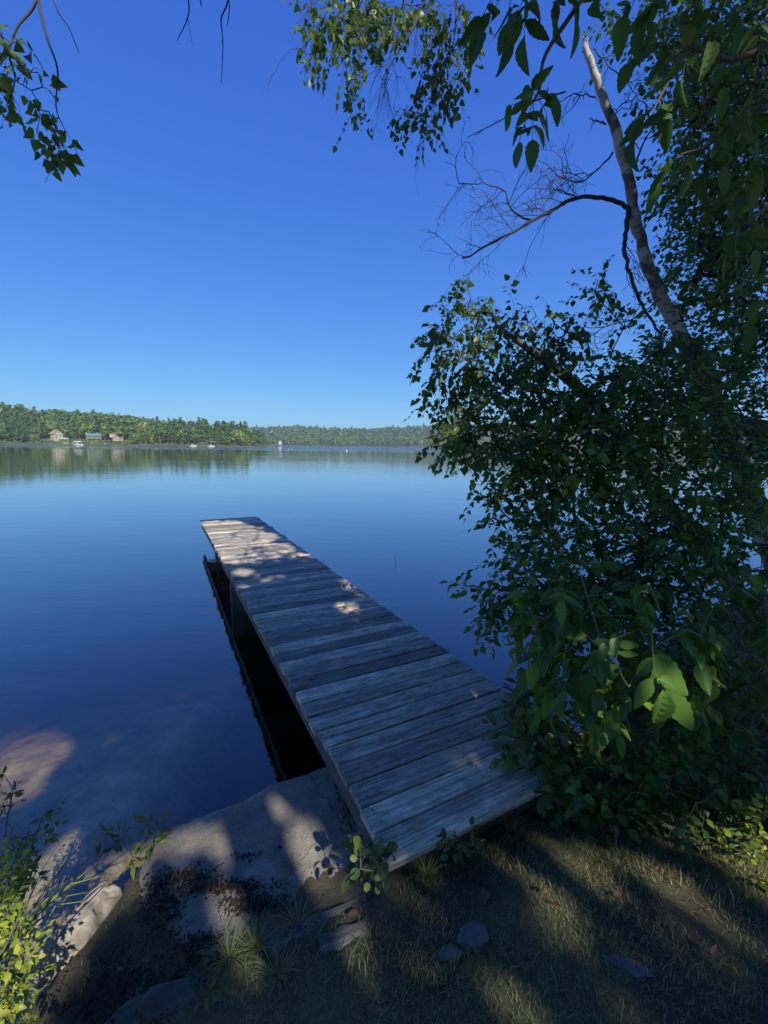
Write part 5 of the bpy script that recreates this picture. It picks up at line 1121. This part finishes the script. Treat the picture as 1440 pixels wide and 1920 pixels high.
# dark rotting debris on the slab and soil
mb = MB(); g = np.random.default_rng(55)
pts = []
for (px, py, rx, ry, n) in [(345, 1642, 50, 14, 520), (420, 1664, 80, 12, 800), (475, 1702, 50, 16, 800), (310, 1672, 40, 26, 400), (462, 1604, 22, 4, 60), (655, 1510, 14, 40, 220), (250, 1820, 120, 60, 1000), (640, 1480, 10, 20, 80), (560, 1650, 140, 90, 70), (200, 1870, 80, 50, 600), (365, 1772, 46, 18, 400), (300, 1705, 36, 36, 600), (420, 1800, 60, 20, 400)]:
    for _ in range(n):
        q = az(px + g.normal(0, rx * .6), py + g.normal(0, ry * .6), .16); h = max(.128 + .055 * max(-.2, min(1.2, float(shore_sd(q[0], q[1])) / .9)), terz(q[0], q[1])) if py < 1780 else terz(q[0], q[1]); pts.append([q[0], q[1], h + abs(g.normal(0, .006)) + .003])
pts = np.array(pts); add_leaves(mb, 'flat', pts, g.normal(0, 1, pts.shape) * [1, 1, .25], g.normal(0, .35, pts.shape) + [0, 0, 1], g.uniform(.004, .019, len(pts)) * g.uniform(.5, 1.3, len(pts)), .6)
tag(mb.build('leaf_debris', M['litter'], None, False), 'dark rotting leaf debris scattered over the slab and the bare soil', 'debris', kind='stuff')
pts = []
for _ in range(420):
    q = az(g.uniform(450, 1440), 1560 + 360 * g.random(), .38); zz = terz(q[0], q[1])
    if not inside(q[None, :2], SL)[0] and not dock_zone(q[None, :2])[0] and shore_sd(q[0], q[1]) > .15: pts.append([q[0], q[1], zz + g.uniform(.004, .03)])
pts = np.array(pts); mb = MB(); add_leaves(mb, 'flat', pts, g.normal(0, 1, pts.shape) * [1, 1, .4], g.normal(0, .5, pts.shape) + [0, 0, 1], g.uniform(.005, .016, len(pts)), .6)
tag(mb.build('leaf_crumbs', M['dead_leaf'], None, False), 'small brown crumbs of dead leaves caught in the grass of the bank', 'debris', kind='stuff')
DL_ = [(912, 1680, .05, 'curled brown dead leaf standing up in the grass below the dock'), (672, 1718, .045, 'reddish dead leaf lying at the end of the long timber'), (530, 1808, .03, 'small red brown dead leaf in the bright grass tuft'), (1050, 1712, .035, 'tan dead leaf on the dry grass right of the curled leaf'), (1018, 1686, .03, 'small tan dead leaf on the grass below the sunlit strip'), (862, 1610, .04, 'brown dead leaf tucked under the dock front edge'), (380, 1808, .04, 'pale dead leaf on the bare soil by the flat stones'), (470, 1800, .03, 'dark dead leaf on soil between slab and grass'), (1150, 1690, .03, 'pale green fallen leaf on the grass'), (1235, 1720, .03, 'tan fallen leaf at the right of the grass'), (1330, 1800, .035, 'brown dead leaf in the bottom right grass'), (980, 1830, .03, 'brown dead leaf at the bottom middle of the grass'), (230, 1830, .03, 'brown dead leaf on the soil beside the boulder'), (700, 1900, .03, 'tan dead leaf at the bottom edge of the grass'), (1180, 1880, .035, 'brown dead leaf near the bottom right stones')]
for px, py, L, lab in DL_:
    p = on_ground(px, py); mb = MB(); d = unit(g.normal(0, 1, 3) * [1, 1, .5] + [0, 0, .15]); add_leaves(mb, 'bigash', [p + [0, 0, .025]], [d], [g.normal(0, .5, 3) + [0, 0, .9]], [L], .7)
    tag(mb.build('dead_leaf', M['dead_leaf']), lab, 'dead leaf', 'dead leaves on the bank')
def stick(rows, r, lab, z=.18, mat='dry_stem'):
    l = smooth_line([az(a, b_, zz) for a, b_, zz in rows], 4); mb = MB(); mb.tube(l, np.linspace(r, r * .5, len(l)), 5); tag(mb.build('stick', M[mat]), lab, 'stick')
stick([(285, 1690, .17), (350, 1665, .18), (420, 1640, .18)], .004, 'thin dark stick lying across the debris on the slab', mat='twig')
stick([(275, 1742, .19), (310, 1715, .2), (350, 1690, .19)], .004, 'thin dark stick on the slab below the debris', mat='twig')
stick([(305, 1790, .23), (318, 1775, .23), (332, 1764, .23)], .005, 'short dark stick on the bare soil', mat='twig')
stick([(148, 1700, .1), (165, 1678, .22), (195, 1655, .25), (222, 1648, .16)], .004, 'arched dry stem bent over the boulder top')
stick([(90, 1800, .08), (110, 1745, .2), (160, 1690, .28), (205, 1645, .15)], .004, 'long arched dry stem in front of the boulder')
stick([(380, 1645, .175), (400, 1630, .175), (420, 1618, .175)], .003, 'short twig in the middle of the slab', mat='twig')

# ------------------------------------------------------------------ air: thin haze that pales the far shore
HZ = True
if HZ:
    mb = MB(); mb.box([0, 900, 40], [5000, 2200, 100]); o = mb.build('haze', [], None, False)
    m = bpy.data.materials.new('haze_air'); m.use_nodes = True; nt = m.node_tree; nt.nodes.remove(nt.nodes['Principled BSDF'])
    v = nt.nodes.new('ShaderNodeVolumePrincipled'); v.inputs['Color'].default_value = (0.72, 0.84, 0.95, 1); v.inputs['Density'].default_value = 0.00026; v.inputs['Anisotropy'].default_value = 0.2
    nt.links.new(v.outputs[0], nt.nodes['Material Output'].inputs['Volume']); o.data.materials.append(m); tag(o, 'thin pale summer haze over the lake', 'haze', kind='stuff')
